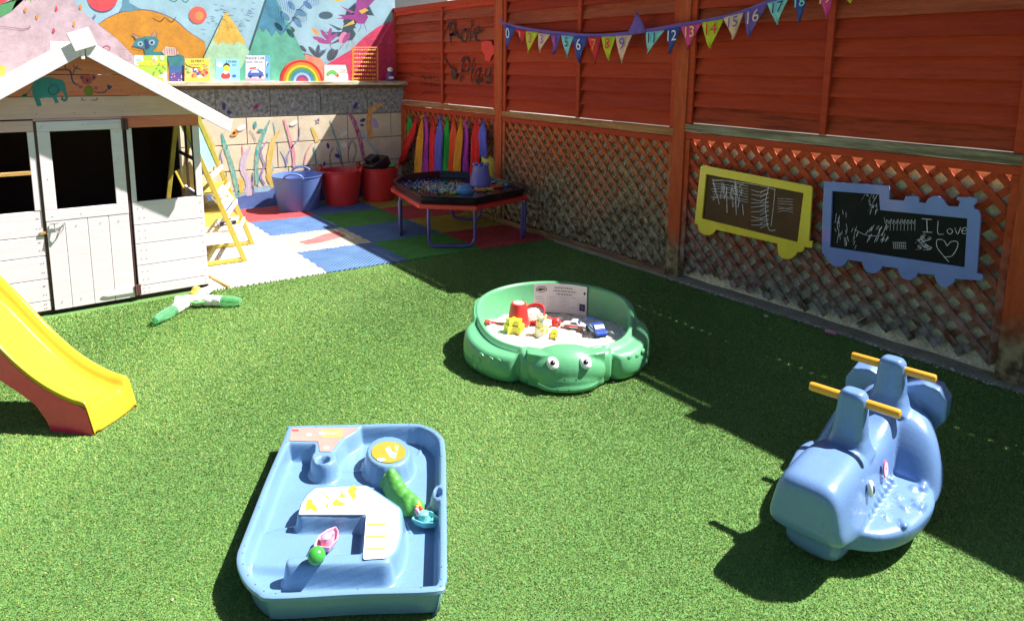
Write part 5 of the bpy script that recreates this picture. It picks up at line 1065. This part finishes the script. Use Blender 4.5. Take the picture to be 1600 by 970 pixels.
for col_,(u0,u1) in enumerate(((.04,.24),(.28,.44),(.48,.64),(.69,.82))):
    for r_ in range(5): 
        if rs.random()<.9: lrect(u0,u0+(u1-u0)*rs.uniform(.6,1),.45+r_*.085,.463+r_*.085,Mi,n=2)
    lrect(u1+.015,u1+.018,.42,.9,Mi,n=1)
lrect(.86,.97,.62,.86,cK); lrect(.89,.94,.68,.80,K('label blue',(.05,.1,.4)),.0033); ink.add([LW(.955+x,.24+y) for x,y in ell(0,0,.022,.05,12)],[list(range(12))],cK)
ink.build('print',lo,smooth=False,recalc=False)
# sand
M_sand=mat('play sand',(.72,.66,.56),.95,.12,14,.9,90,col2=(.80,.77,.70),c2pos=(.35,.65),fine=.3)
def zs_(r,th):
    p=tv(r,th,0); h_=.112+.022*noise.noise(Vector((p.x*6,p.y*6,1)))+.010*noise.noise(Vector((p.x*19,p.y*19,4)))+.005*noise.noise(Vector((p.x*50,p.y*50,7)))
    lx=-(r*math.sin(th)); return h_-.006+.02*sst(lx,.05,.3)*.7-.036*sst(-r*math.cos(th),.02,.38)
vs=[tv(0,0,zs_(0,0))];fs=[]; NR,NA=46,150
for i in range(1,NR+1):
    for k in range(NA): r=.409*i/NR; th=2*math.pi*k/NA; vs.append(tv(r,th,zs_(r,th)))
for k in range(NA): fs.append((0,1+k,1+(k+1)%NA))
for i in range(NR-1):
    for k in range(NA): a=1+i*NA+k;b=1+i*NA+(k+1)%NA; fs.append((a,a+NA,b+NA,b))
tag(MB().add(vs,fs,M_sand).build('sand',loc=TC,ang=85),'pale play sand heaped inside the turtle sandpit',None,None,'stuff')
ZP=.118
def zt(px,py,sink=0.):
    p=at(px,py,ZP); d=p-TC; r=min(.39,math.hypot(d.x,d.y)); return Vector((p.x,p.y,zs_(r,math.atan2(d.y,d.x)-TH)-sink))
# bucket, upside down
p=zt(811,507,.004)+Vector((-.02,.01,0)); T=thing('red_bucket',p,'red bucket standing upside down in the sand with sand on its base','bucket'); RBK=plastic('bucket red',(.78,.04,.035),.3)
MB().lathe(p,[(.066,0),(.068,.004),(.068,.012),(.063,.014),(.045,.118),(.042,.124),(.036,.125),(.034,.121),(.01,.12)],RBK,28,cap0=True).build('body',T); MB().lathe(p+Vector((0,0,.121)),[(.033,0),(.03,.006),(.012,.010)],M_sand,20).build('sand_cap',T)
p=zt(838,496,.0); T=thing('tilted_bucket',p,'red bucket lying tilted behind the upright red one','bucket'); ax=Vector((.25,-.25,.55))
ax=Vector((.2,-.45,.75)); MB().lathe(p+Vector((-.02,.02,.0)),[(.02,0),(.046,.0),(.066,.075),(.069,.08),(.064,.082),(.045,.006),(.01,.006)],RBK,28,axis=ax).build('body',T); MB().lathe(p+Vector((-.02,.02,0))+ax.normalized()*.064,[(.061,0),(.03,.006),(.005,.008)],M_sand,20,axis=ax).build('sand_fill',T)
p=zt(768,505,.0); mb=MB().tube([zt(757,502)+Vector((0,0,.008)),zt(770,505)+Vector((0,0,.010)),zt(788,509)+Vector((0,0,.006))],[.010,.007,.006],RBK,8); mb.ball(zt(762,503)+Vector((0,0,.008)),(.028,.02,.008),RBK,12)
tag(mb.build('toy_spade',loc=p),'red toy spade lying in the sand at the left of the buckets','toy spade')
YM=plastic('mould yellow',(.72,.60,.03),.35)
def smould(px,py,pts,h,s_,lab_,rot=0,name='sand_mould',tilt=None):
    p=zt(px,py,.004); c,s2=math.cos(rot),math.sin(rot); P0=[p+Vector(((x*c-y*s2)*s_,(x*s2+y*c)*s_,0)) for x,y in pts]
    mb=MB().prism(P0,(0,0,h*.6),YM); mb.prism([p+(q-p)*.78+Vector((0,0,h*.6001)) for q in P0],(0,0,h*.4),YM); o=mb.build(name,loc=p,bevel=.004); return tag(o,lab_,'sand mould')
o=smould(803,519,star,.075,.062,'yellow star shaped mould standing at the front left of the sand')
def scastle(px,py,lab_,m):
    p=zt(px,py,.006); T=thing('castle_mould',p,lab_,'sand mould'); MB().lathe(p,[(.04,0),(.037,.05),(.031,.054),(.029,.085),(.024,.088),(.02,.105),(.014,.106)],m,14).build('tower',T)
    mb=MB(); 
    for k in range(5): a=k*1.257; mb.ball(p+Vector((math.cos(a)*.024,math.sin(a)*.024,.108)),(.008,.008,.010),m,8)
    mb.build('battlement',T); return T
scastle(846,519,'yellow castle mould in the middle front of the sand',mat('sandy yellow',(.74,.62,.10),.6,.2,30,col2=(.78,.72,.58),c2pos=(.46,.52)))
smould(866,521,fish,.03,.042,'small yellow fish mould right of the castle mould',rot=2.4)
p=zt(869,506,.0); T=thing('red_ball_toy',p,'round red toy with dark vents beside the racing car','toy'); mb=MB().ball(p+Vector((0,0,.022)),.028,RBK,20); mb.build('shell',T); mb=MB()
for k in range(4): a=k*1.5; mb.ball(p+Vector((.018,-.016,.022))+Vector((.012*math.cos(a),.012*math.cos(a),.012*math.sin(a))),(.005,.005,.005),cK,8)
mb.build('vent',T); MB().tube([p+Vector((-.02,0,.03)),p+Vector((-.05,-.02,.045)),p+Vector((-.06,-.02,.03))],.005,RBK,8).build('handle',T)
T=toycar('racing_car',zt(897,508,.002),math.radians(38),.13,K('car white',(.75,.72,.72)),cN,'white toy car with a red stripe and dark red wheels in the sand',stripe=cR,wheelm=plastic('wheel red dark',(.25,.03,.04),.4))
T=toycar('blue_car',zt(932,519,.002),math.radians(-20),.16,plastic('car blue',(.03,.07,.38),.25),K('windscreen',(.45,.6,.7)),'dark blue toy car with a rear wing near the front of the sand',tail=True,stripe=cLB)
# ------------------------------------------------------------------ blue water play tray
WO=Vector((5.032,-3.126,0)); WP=Vector((.86,-.51,0)).normalized(); WQ=Vector((.51,.86,0)).normalized()
def wq(px,py,z=.105): p=at(px,py,z)-WO; return (p.dot(WP),p.dot(WQ))
def w3(p,q,z): return WO+WP*p+WQ*q+Vector((0,0,z))
M_tb=plastic('tray blue',(.145,.27,.44),.34,.06)
def sdpoly(P,poly):
    x=P[...,0];y=P[...,1]; d=np.full(x.shape,1e9); ins=np.zeros(x.shape,bool); n=len(poly)
    for i in range(n):
        a=np.array(poly[i]);b=np.array(poly[(i+1)%n]); e=b-a; wx=x-a[0];wy=y-a[1]; t=np.clip((wx*e[0]+wy*e[1])/(e@e+1e-12),0,1); d=np.minimum(d,np.hypot(wx-e[0]*t,wy-e[1]*t))
        c=(a[1]>y)!=(b[1]>y); ins^=c&(x<(b[0]-a[0])*(y-a[1])/(b[1]-a[1]+1e-12)+a[0])
    return np.where(ins,-d,d)
def rnd(poly,r,n=6):       # round the corners of a polygon
    out=[];m=len(poly)
    for i in range(m):
        p0,p1,p2=[Vector(poly[(i+k)%m]) for k in (-1,0,1)]; rr=r[i] if isinstance(r,(list,tuple)) else r
        a=p1+(p0-p1).normalized()*min(rr,(p0-p1).length*.45);b=p1+(p2-p1).normalized()*min(rr,(p2-p1).length*.45)
        for k in range(n+1): t=k/n; q=a.lerp(p1,t).lerp(p1.lerp(b,t),t); out.append((q.x,q.y))
    return out
outl=[(v.x,v.y) for v in curve([Vector((*wq(340+a/2.94,640+b/2.94),0)) for a,b in ((325,84),(345,74),(600,68),(880,62),(960,75),(1020,112),(1042,170),(1046,400),(1048,720),(1040,790),(1000,826),(640,838),(260,858),(185,835),(130,785),(97,715),(95,660),(120,590),(230,310),(300,150),(325,84))],4)][:-1]
step=.0042; pa=np.arange(-.03,.96,step); qa=np.arange(-.03,.64,step); PP=np.stack(np.meshgrid(pa,qa,indexing='ij'),-1)
D=sdpoly(PP,outl)
def ss(d,a,b): t=np.clip((d-a)/(b-a),0,1); return t*t*(3-2*t)
floor=.032
Z=np.full(D.shape,floor)
def plateau(poly,z,wl=.009):
    global Z
    d=sdpoly(PP,poly); f=1-ss(d,-.001,wl); Z=np.maximum(Z,floor+(z-floor)*f)
# rim
rimw=.022
Z=np.maximum(Z,floor+(.105-floor)*ss(D,-rimw-.008,-rimw+.002))
def px(*pts,z=.105): return [wq(a,b,z) for a,b in pts]
def cr(*pts): return [(340+a/2.94,640+b/2.94) for a,b in pts]
plateau(rnd(px(*cr((318,70),(660,75),(640,98),(585,130),(545,185),(515,205),(440,205),(445,155),(318,152))),.012),.104)
plateau([ (a,b) for a,b in px(*[(506+20*math.cos(t),713+13*math.sin(t)) for t in [k*.35 for k in range(18)]])],.104)
plateau([ (a,b) for a,b in px(*[(607+34*math.cos(t),706+24*math.sin(t)) for t in [k*.35 for k in range(18)]])],.108,.02)
isl=px(*cr((362,492),(378,430),(405,385),(445,352),(560,345),(690,343),(850,450),(852,570),(832,640),(780,690),(660,697),(675,490)))
plateau(rnd(isl,.02),.108)
plateau(rnd(px(*cr((312,688),(345,675),(780,655),(800,700),(770,712),(312,720)),z=.1),.01),.104,.010)
# right wall bulge with the drain hole
bul=wq(684,768); plateau([(bul[0]+.042*math.cos(t),bul[1]+.016*math.sin(t)) for t in [k*.35 for k in range(18)]],.104,.02)
# raised middle floor
mid=rnd(px(*cr((120,560),(360,500),(680,500),(660,700),(320,700),(150,690)),z=.07),.02)
d=sdpoly(PP,mid); Z=np.maximum(Z,floor+.018*(1-ss(d,-.01,.02)))
# holes
hl=wq(505,717); dh=np.hypot((PP[...,0]-hl[0])/1.0,PP[...,1]-hl[1]); Z=np.where(dh<.02,np.minimum(Z,.045+0*Z),Z)
dh=np.hypot((PP[...,0]-bul[0])/2.4,PP[...,1]-bul[1]); Z=np.where(dh<.009,np.minimum(Z,.03),Z)
# thin ridges between sections
for seg_ in ([(200,470),(213,545),(340,548)],[(545,200),(560,265),(670,265)],[(955,95),(945,150),(925,185)],[(870,500),(885,540),(950,540)]):
    P_=[wq(340+a/2.94,640+b/2.94,.05) for a,b in seg_]
    for a,b in zip(P_[:-1],P_[1:]):
        a=np.array(a);b=np.array(b);e=b-a;wx=PP[...,0]-a[0];wy=PP[...,1]-a[1];t=np.clip((wx*e[0]+wy*e[1])/(e@e),0,1); dd=np.hypot(wx-e[0]*t,wy-e[1]*t); Z=np.where((dd<.004)&(Z<floor+.03),Z+.006,Z)
# soften
for _ in range(2): Z[1:-1,1:-1]=(Z[1:-1,1:-1]*2+Z[:-2,1:-1]+Z[2:,1:-1]+Z[1:-1,:-2]+Z[1:-1,2:])/6
Z-= .012*ss(D,-.010,-.001)*0
# outer flange lip and skirt: follow the outline
mb=MB(); idx={}; vs=[];fs=[]
ni,nj=D.shape
for i in range(ni-1):
    for j in range(nj-1):
        if D[i,j]<-.002 and D[i+1,j]<-.002 and D[i,j+1]<-.002 and D[i+1,j+1]<-.002:
            f=[]
            for a,b in ((i,j),(i+1,j),(i+1,j+1),(i,j+1)):
                if (a,b) not in idx: idx[(a,b)]=len(vs); vs.append(w3(pa[a],qa[b],float(Z[a,b])))
                f.append(idx[(a,b)])
            fs.append(f)
wt=thing('water_tray',w3(.46,.3,0),'shallow blue water and sand play tray with raised islands lying on the turf','water play tray')
mb.add(vs,fs,M_tb).build('basin',wt,ang=85,recalc=False)
def offs(poly,o):
    n=len(poly); out=[]; ar=sum(poly[i-1][0]*poly[i][1]-poly[i][0]*poly[i-1][1] for i in range(n)); sg=-1 if ar>0 else 1
    for i in range(n):
        a=Vector(poly[i-1]);b=Vector(poly[(i+1)%n]); t=(b-a).normalized(); nn=Vector((-t.y,t.x)); q=Vector(poly[i]); 
        nn=nn*sg
        out.append(q+nn*o)
    return out
ol=[outl[k] for k in range(len(outl))]
loops=[(-.009,.105),(-.002,.1055),(.003,.102),(.004,.092),(-.002,.088),(-.014,.086),(-.018,.05),(-.026,.012),(-.034,.006)]
vs=[];n=len(ol);fs=[]
for o_,z in loops: vs+=[w3(q.x,q.y,z) for q in offs(ol,o_)]
for i in range(len(loops)-1):
    for k in range(n): fs.append((i*n+k,i*n+(k+1)%n,(i+1)*n+(k+1)%n,(i+1)*n+k))
mb=MB().add(vs,fs,M_tb)
for p0 in (.2,.34,.62,.78): mb.box((0,0,0),(0,0,0),M_tb) if False else None
pass
mb.build('rim_skirt',wt,ang=40)
mb=MB()
for t in np.linspace(0,1,26)[:-1]: q=offs(ol,-.012)[int(t*n)]; mb.ball(w3(q.x,q.y,.1055),(.0022,.0022,.0008),K('rivet dark',(.03,.05,.15)),6)
mb.build('drain_dots',wt)
def sticker(name,pts,m,z=.1095,extra=None,lab_=None):
    q=[w3(a,b,z) for a,b in rnd(pts,.008,4)]; o=MB().prism(q,(0,0,.0012),m).build(name,wt,smooth=False)
    if lab_: o['label']=lab_
    if extra:
        mb=MB(); extra(mb); mb.build('print',o,smooth=False,recalc=False)
    return o
M_lw=mat('label white',(.82,.80,.74),.4,.06,12,coat=.3); M_lp=mat('label pink',(.62,.26,.22),.4,.1,12,coat=.3); M_ly=mat('label mustard',(.34,.28,.03),.4,.1,12,coat=.3)
def sand_prints(mb):
    z=.1112
    def dd(pts,m,k=0): mb.add([at(340+a/2.94,640+b/2.94,z+.0003*k) for a,b in pts],[list(range(len(pts)))],m)
    G_=mat('print gold',(.42,.33,.03),.6,.2,60)
    dd([(406,430),(412,410),(435,410),(438,430),(455,440),(458,462),(440,465),(430,455),(405,462)],G_); dd([(455,365),(465,370),(515,402),(512,410)],G_); dd([(525,430),(545,405),(560,418),(590,430),(570,441),(530,440)],G_)
    dd([(555,400),(565,385),(570,362),(575,385),(588,395),(580,404)],G_); dd([(595,370),(612,352),(625,345),(645,362),(630,375),(640,400),(620,412),(610,395)],G_); dd([(495,432),(508,430),(510,445),(498,450)],G_); dd(ell(477,452,12,9),cLB)
    for y in (524,580,636): dd([(680 if y>524 else 685,y-2),(772,y-3),(770,y+5),(680,y+6)],G_)
    for x,y in ((690,545),(690,602),(685,665)): dd([(x,y),(x+40,y),(x+40,y+6),(x,y+6)],K('print pale',(.65,.62,.5)),0)
sticker('island_label',px(*cr((372,482),(388,430),(415,392),(450,362),(560,355),(685,353),(836,458),(838,570),(818,632),(772,682),(668,688),(683,482)),z=.1095),M_lw,.1095,sand_prints,'white island label with golden beach pictures')
def pk(mb):
    for k,(a,b,r) in enumerate(((480,100,10),(500,165,10),(420,105,9))): mb.add([at(340+x/2.94,640+y/2.94,.107) for x,y in ell(a,b+8,r*1.5,r*.7)],[list(range(20))],K('print pink white',(.8,.7,.68)))
    mb.text('PORT',at(340+525/2.94,640+108/2.94,.1072),WQ,-WP,.022,K('print pale white',(.8,.76,.7)))
    mb.add([at(340+x/2.94,640+y/2.94,.1069) for x,y in ((475,92),(575,90),(570,125),(480,128))],[(0,1,2,3)],K('print olive',(.40,.35,.10)))
    mb.add([at(340+x/2.94,640+y/2.94,.107) for x,y in ((342,90),(372,90),(372,97),(342,97))],[(0,1,2,3)],cR)
sticker('harbour_label',px(*cr((340,84),(650,84),(570,130),(540,165),(520,192),(470,192),(462,145),(330,142)),z=.1055),M_lp,.1052,pk,'pink harbour label')
def isy(mb):
    mb.add([at(340+x/2.94,640+y/2.94,.1112) for x,y in ((770,180),(790,165),(800,190),(825,200),(815,222),(790,215))],[list(range(6))],K('print ivory',(.7,.68,.5))); mb.add([at(340+x/2.94,640+y/2.94,.1112) for x,y in ell(752,228,18,7)],[list(range(20))],cW); mb.add([at(340+x/2.94,640+y/2.94,.1114) for x,y in ell(808,214,10,8)],[list(range(20))],cLB)
    mb.add([at(340+x/2.94,640+y/2.94,.1112) for x,y in ((812,160),(832,165),(828,195),(815,190))],[list(range(4))],K('print sage',(.45,.5,.2)))
sticker('round_label',px(*cr(*ell(786,195,80,49,24)),z=.1095),M_ly,.1095,isy,'round mustard island label')
MB().lathe(w3(hl[0],hl[1],.0452),[(.0195,0),(.002,0.0005)],M_pup,20).build('drain_hole',wt,smooth=False)
# toys in the tray
M_gm=mat('toy hill green',(.08,.32,.05),.5,.2,20,.2,60)
c=w3(*wq(630,770,.07),.06); T=thing('toy_hill',w3(*wq(630,770,.06),.04),'green moulded toy hill leaning between the islands of the water tray','toy')
mb=MB()
for (a,b,r,h_) in ((612,748,.030,.085),(617,757,.034,.075),(622,768,.036,.065),(630,778,.036,.06),(640,787,.036,.055),(650,795,.030,.05),(604,756,.022,.05),(640,798,.026,.045)):
    p=w3(*wq(a,b,h_),0); mb.lathe(Vector((p.x,p.y,.041)),[(r*1.15,0),(r,.02),(r*.75,h_*.75),(r*.4,h_*.95),(.004,h_)],M_gm,16)
o=mb.build('hill',T); remesh(o,.004,5,.5)
p=at(652,797,.075); mb=MB(); 
for k,(m_,dx,dy) in enumerate(((cO,0,0),(cR,.012,.006),(cY,-.008,.010),(cP,.012,-.008))): mb.ball(p+Vector((dx,dy,.008)),(.011,.008,.012),m_,10)
mb.build('flower',T)
def boat(px_,py_,m,yaw,label,z=.058):
    p=at(px_,py_,z); T=thing('toy_boat',p,label,'toy boat','toy boats in the water tray'); c,s_=math.cos(yaw),math.sin(yaw)
    def q(x,y,z_): return p+Vector((x*c-y*s_,x*s_+y*c,z_))
    hull=[(-.045,-.026),(-.048,.026),(0,.034),(.035,.02),(.055,0),(.035,-.02),(0,-.034)]
    vs=[q(x*.75,y*.7,0) for x,y in hull]+[q(x,y,.026) for x,y in hull]+[q(x*.88,y*.84,.026) for x,y in hull]+[q(x*.8,y*.75,.013) for x,y in hull]; n=7; fs=[list(range(n))[::-1],[3*n+k for k in range(n)]]+[(r*n+k,r*n+(k+1)%n,(r+1)*n+(k+1)%n,(r+1)*n+k) for r in range(3) for k in range(n)]
    MB().add(vs,fs,m).build('hull',T,bevel=.0025); MB().lathe(q(-.012,0,.012),[(.019,0),(.017,.026),(.012,.03),(.002,.031)],m,14).build('funnel',T); MB().lathe(q(.025,0,.012),[(.010,0),(.009,.012),(.003,.014)],m,12).build('seat',T); return T
boat(513,850,plastic('boat pink',(.72,.32,.45),.35),2.3,'pink toy boat floating in the middle basin of the tray')
boat(667,818,plastic('boat teal',(.16,.50,.52),.35),.6,'teal toy boat in the channel along the right rim of the tray',.044)
p=at(495,866,.115)
p=at(495,880,.104); tag(MB().ball(p+Vector((0,0,.026)),.026,plastic('ball green',(.05,.33,.05),.15),28).build('green_ball',loc=p),'shiny green ball on the front ridge of the water tray','ball')
# ------------------------------------------------------------------ whale rocker
M_w=plastic('whale blue',(.135,.245,.49),.28,.05); M_or=plastic('handle orange',(.82,.36,.03),.3)
OW=Vector((6.555,-1.74,0)); AW=Vector((-.17,1,0)).normalized(); LWv=Vector((1,.17,0)).normalized()
def wv(s,l,z): return OW+AW*s+LWv*l+Vector((0,0,z+.008))
RW=Matrix((LWv,AW,Vector((0,0,1)))).transposed()
wh=thing('whale_rocker',OW,'blue plastic whale seesaw with two orange handlebars casting a shadow on the turf','rocker toy')
mb=MB()
def loft(secs,n=36,p=3.2,m=M_w,tp=.18):
    vs=[];fs=[]; S_=np.array(secs,float); t0=np.arange(len(S_)); t1=np.linspace(0,len(S_)-1,(len(S_)-1)*4+1); out=[]
    for t in t1:
        i=min(int(t),len(S_)-2); f=t-i; a=S_[max(i-1,0)];b=S_[i];c=S_[i+1];d=S_[min(i+2,len(S_)-1)]; out.append(.5*(2*b+(c-a)*f+(2*a-5*b+4*c-d)*f*f+(3*b-a-3*c+d)*f**3))
    secs=out
    for (s,l0,hw,z0,z1) in secs:
        zc=(z0+z1)/2;hz=(z1-z0)/2
        for k in range(n):
            a=2*math.pi*k/n; c,s_=math.cos(a),math.sin(a); x=math.copysign(abs(c)**(2/p),c)*hw; z=math.copysign(abs(s_)**(2/p),s_)*hz
            vs.append(wv(s,l0+x*(1-tp*(z/hz)),zc+z))
    for i in range(len(secs)-1):
        for k in range(n): fs.append((i*n+k,i*n+(k+1)%n,(i+1)*n+(k+1)%n,(i+1)*n+k))
    fs+=[list(range(n))[::-1],[(len(secs)-1)*n+k for k in range(n)]]
    mb.add(vs,fs,m)
loft([(-.345,0,.080,.165,.275),(-.335,0,.098,.14,.300),(-.30,0,.108,.115,.318),(-.20,0,.112,.085,.325),(-.10,0,.110,.065,.325),(0,0,.105,.05,.305),(.12,0,.100,.045,.280),(.22,0,.098,.045,.290),(.32,0,.098,.06,.335),(.40,0,.09,.08,.36),(.46,0,.06,.12,.37)],p=4.2)
loft([(-.27,0,.07,.06,.14),(-.24,0,.082,.02,.16),(-.16,0,.085,.005,.16),(-.11,0,.075,.03,.14)],p=2.6)
loft([(-.20,.03,.07,.06,.13),(-.15,.03,.14,.055,.135),(-.04,.025,.200,.05,.138),(.10,.02,.225,.045,.138),(.20,.01,.225,.045,.138),(.26,0,.20,.05,.14)],p=5,tp=-.04)
loft([(.22,.02,.205,.06,.16),(.27,.03,.200,.07,.25),(.33,.03,.190,.09,.31),(.42,.03,.155,.12,.33)],p=3.4)
def post_(s0,l0,zb,zt_):
    vs=[];fs=[];n=24; sec=[(0,.078,.085),(.12,.066,.062),(.3,.054,.046),(.75,.046,.038),(.92,.043,.036),(1,.030,.026)]
    for f,hl_,hs_ in sec:
        for k in range(n):
            a=2*math.pi*k/n;c,s_=math.cos(a),math.sin(a); vs.append(wv(s0+math.copysign(abs(s_)**.6,s_)*hs_,l0+math.copysign(abs(c)**.6,c)*hl_,zb+(zt_-zb)*f))
    for i in range(len(sec)-1):
        for k in range(n): fs.append((i*n+k,i*n+(k+1)%n,(i+1)*n+(k+1)%n,(i+1)*n+k))
    fs+=[list(range(n))[::-1],[(len(sec)-1)*n+k for k in range(n)]]; mb.add(vs,fs,M_w)
post_(0,.01,.28,.50); post_(.38,.025,.31,.50)
tl_=[(-.11,.235),(-.145,.275),(-.15,.345),(-.125,.39),(-.07,.405),(-.01,.385),(.03,.36),(.07,.385),(.12,.408),(.17,.40),(.20,.36),(.20,.29),(.17,.24),(.12,.205),(.0,.19)]
mb.prism([wv(.435,l,z) for l,z in tl_],AW*.075+Vector((0,0,.01)),M_w)
loft([(.36,.02,.10,.12,.35),(.46,.03,.11,.16,.35)],p=3)
for k in range(8): s=-.10+k*.036; mb.ball(wv(s,.112,.146),(.012,.015,.016),M_w,12,rot=RW)
for i in range(4):
    for j in range(3):
        if (i+j)%2==0: mb.ball(wv(-.05+i*.07+(j%2)*.02,.150+j*.027,.137),(.012,.028,.008),M_w,12,rot=RW@Matrix.Rotation((.5,-.2,.3,.9)[(i+2*j)%4],3,'Z'))
mb.ball(wv(.20,.20,.14),(.012,.028,.014),M_w,12,rot=RW); mb.ball(wv(.09,.225,.137),(.008,.030,.008),M_w,12,rot=RW)
o=mb.build('body',wh); remesh(o,.0052,6,.6)
for s0,l0,zz in ((0.0,.01,.465),(.38,.025,.462)):
    for sg in (-1,1): MB().lathe(wv(s0,l0+sg*.036,zz),[(.015,0),(.0155,.004),(.0155,.098),(.0135,.105),(.003,.108)],M_or,18,axis=wv(0,sg,0)-wv(0,0,0)).build('handle',wh)
def side(s,z,o=.0): return wv(s,.108*(1-.18*((z-.19)/.13))+o,z)
nrm=(LWv+Vector((0,0,.16))).normalized(); q=Matrix((AW,nrm.cross(AW)*-1,nrm)).transposed()
for sg in (1,-1):
    qq=q if sg>0 else Matrix((AW,(-LWv).cross(AW)*-1,-LWv)).transposed(); c=side(-.10,.235,.013) if sg>0 else wv(-.10,-.100,.235); nn=nrm if sg>0 else -LWv
    e=MB().ball(c,(.017,.029,.010),M_eye,18,rot=qq).build('eye',wh); MB().ball(c+nn*.0065,(.009,.017,.005),M_pup,14,rot=qq).build('pupil',e)
mb=MB(); c=side(.09,.215,-.0005); oo=[Vector((.023*math.cos(a),.030*math.sin(a),0)) for a in [k*2*math.pi/20 for k in range(20)]]
mb.prism([c+q@v for v in oo],nrm*.0035,K('badge red',(.62,.12,.25))); mb.add([c+nrm*.004+q@(v*.84) for v in oo],[list(range(20))],K('badge pink',(.80,.60,.66)))
mb.text('S',c+nrm*.0046,AW,Vector((0,0,1)),.040,K('badge ring',(.65,.15,.25))); mb.build('badge',wh,smooth=False,recalc=False)
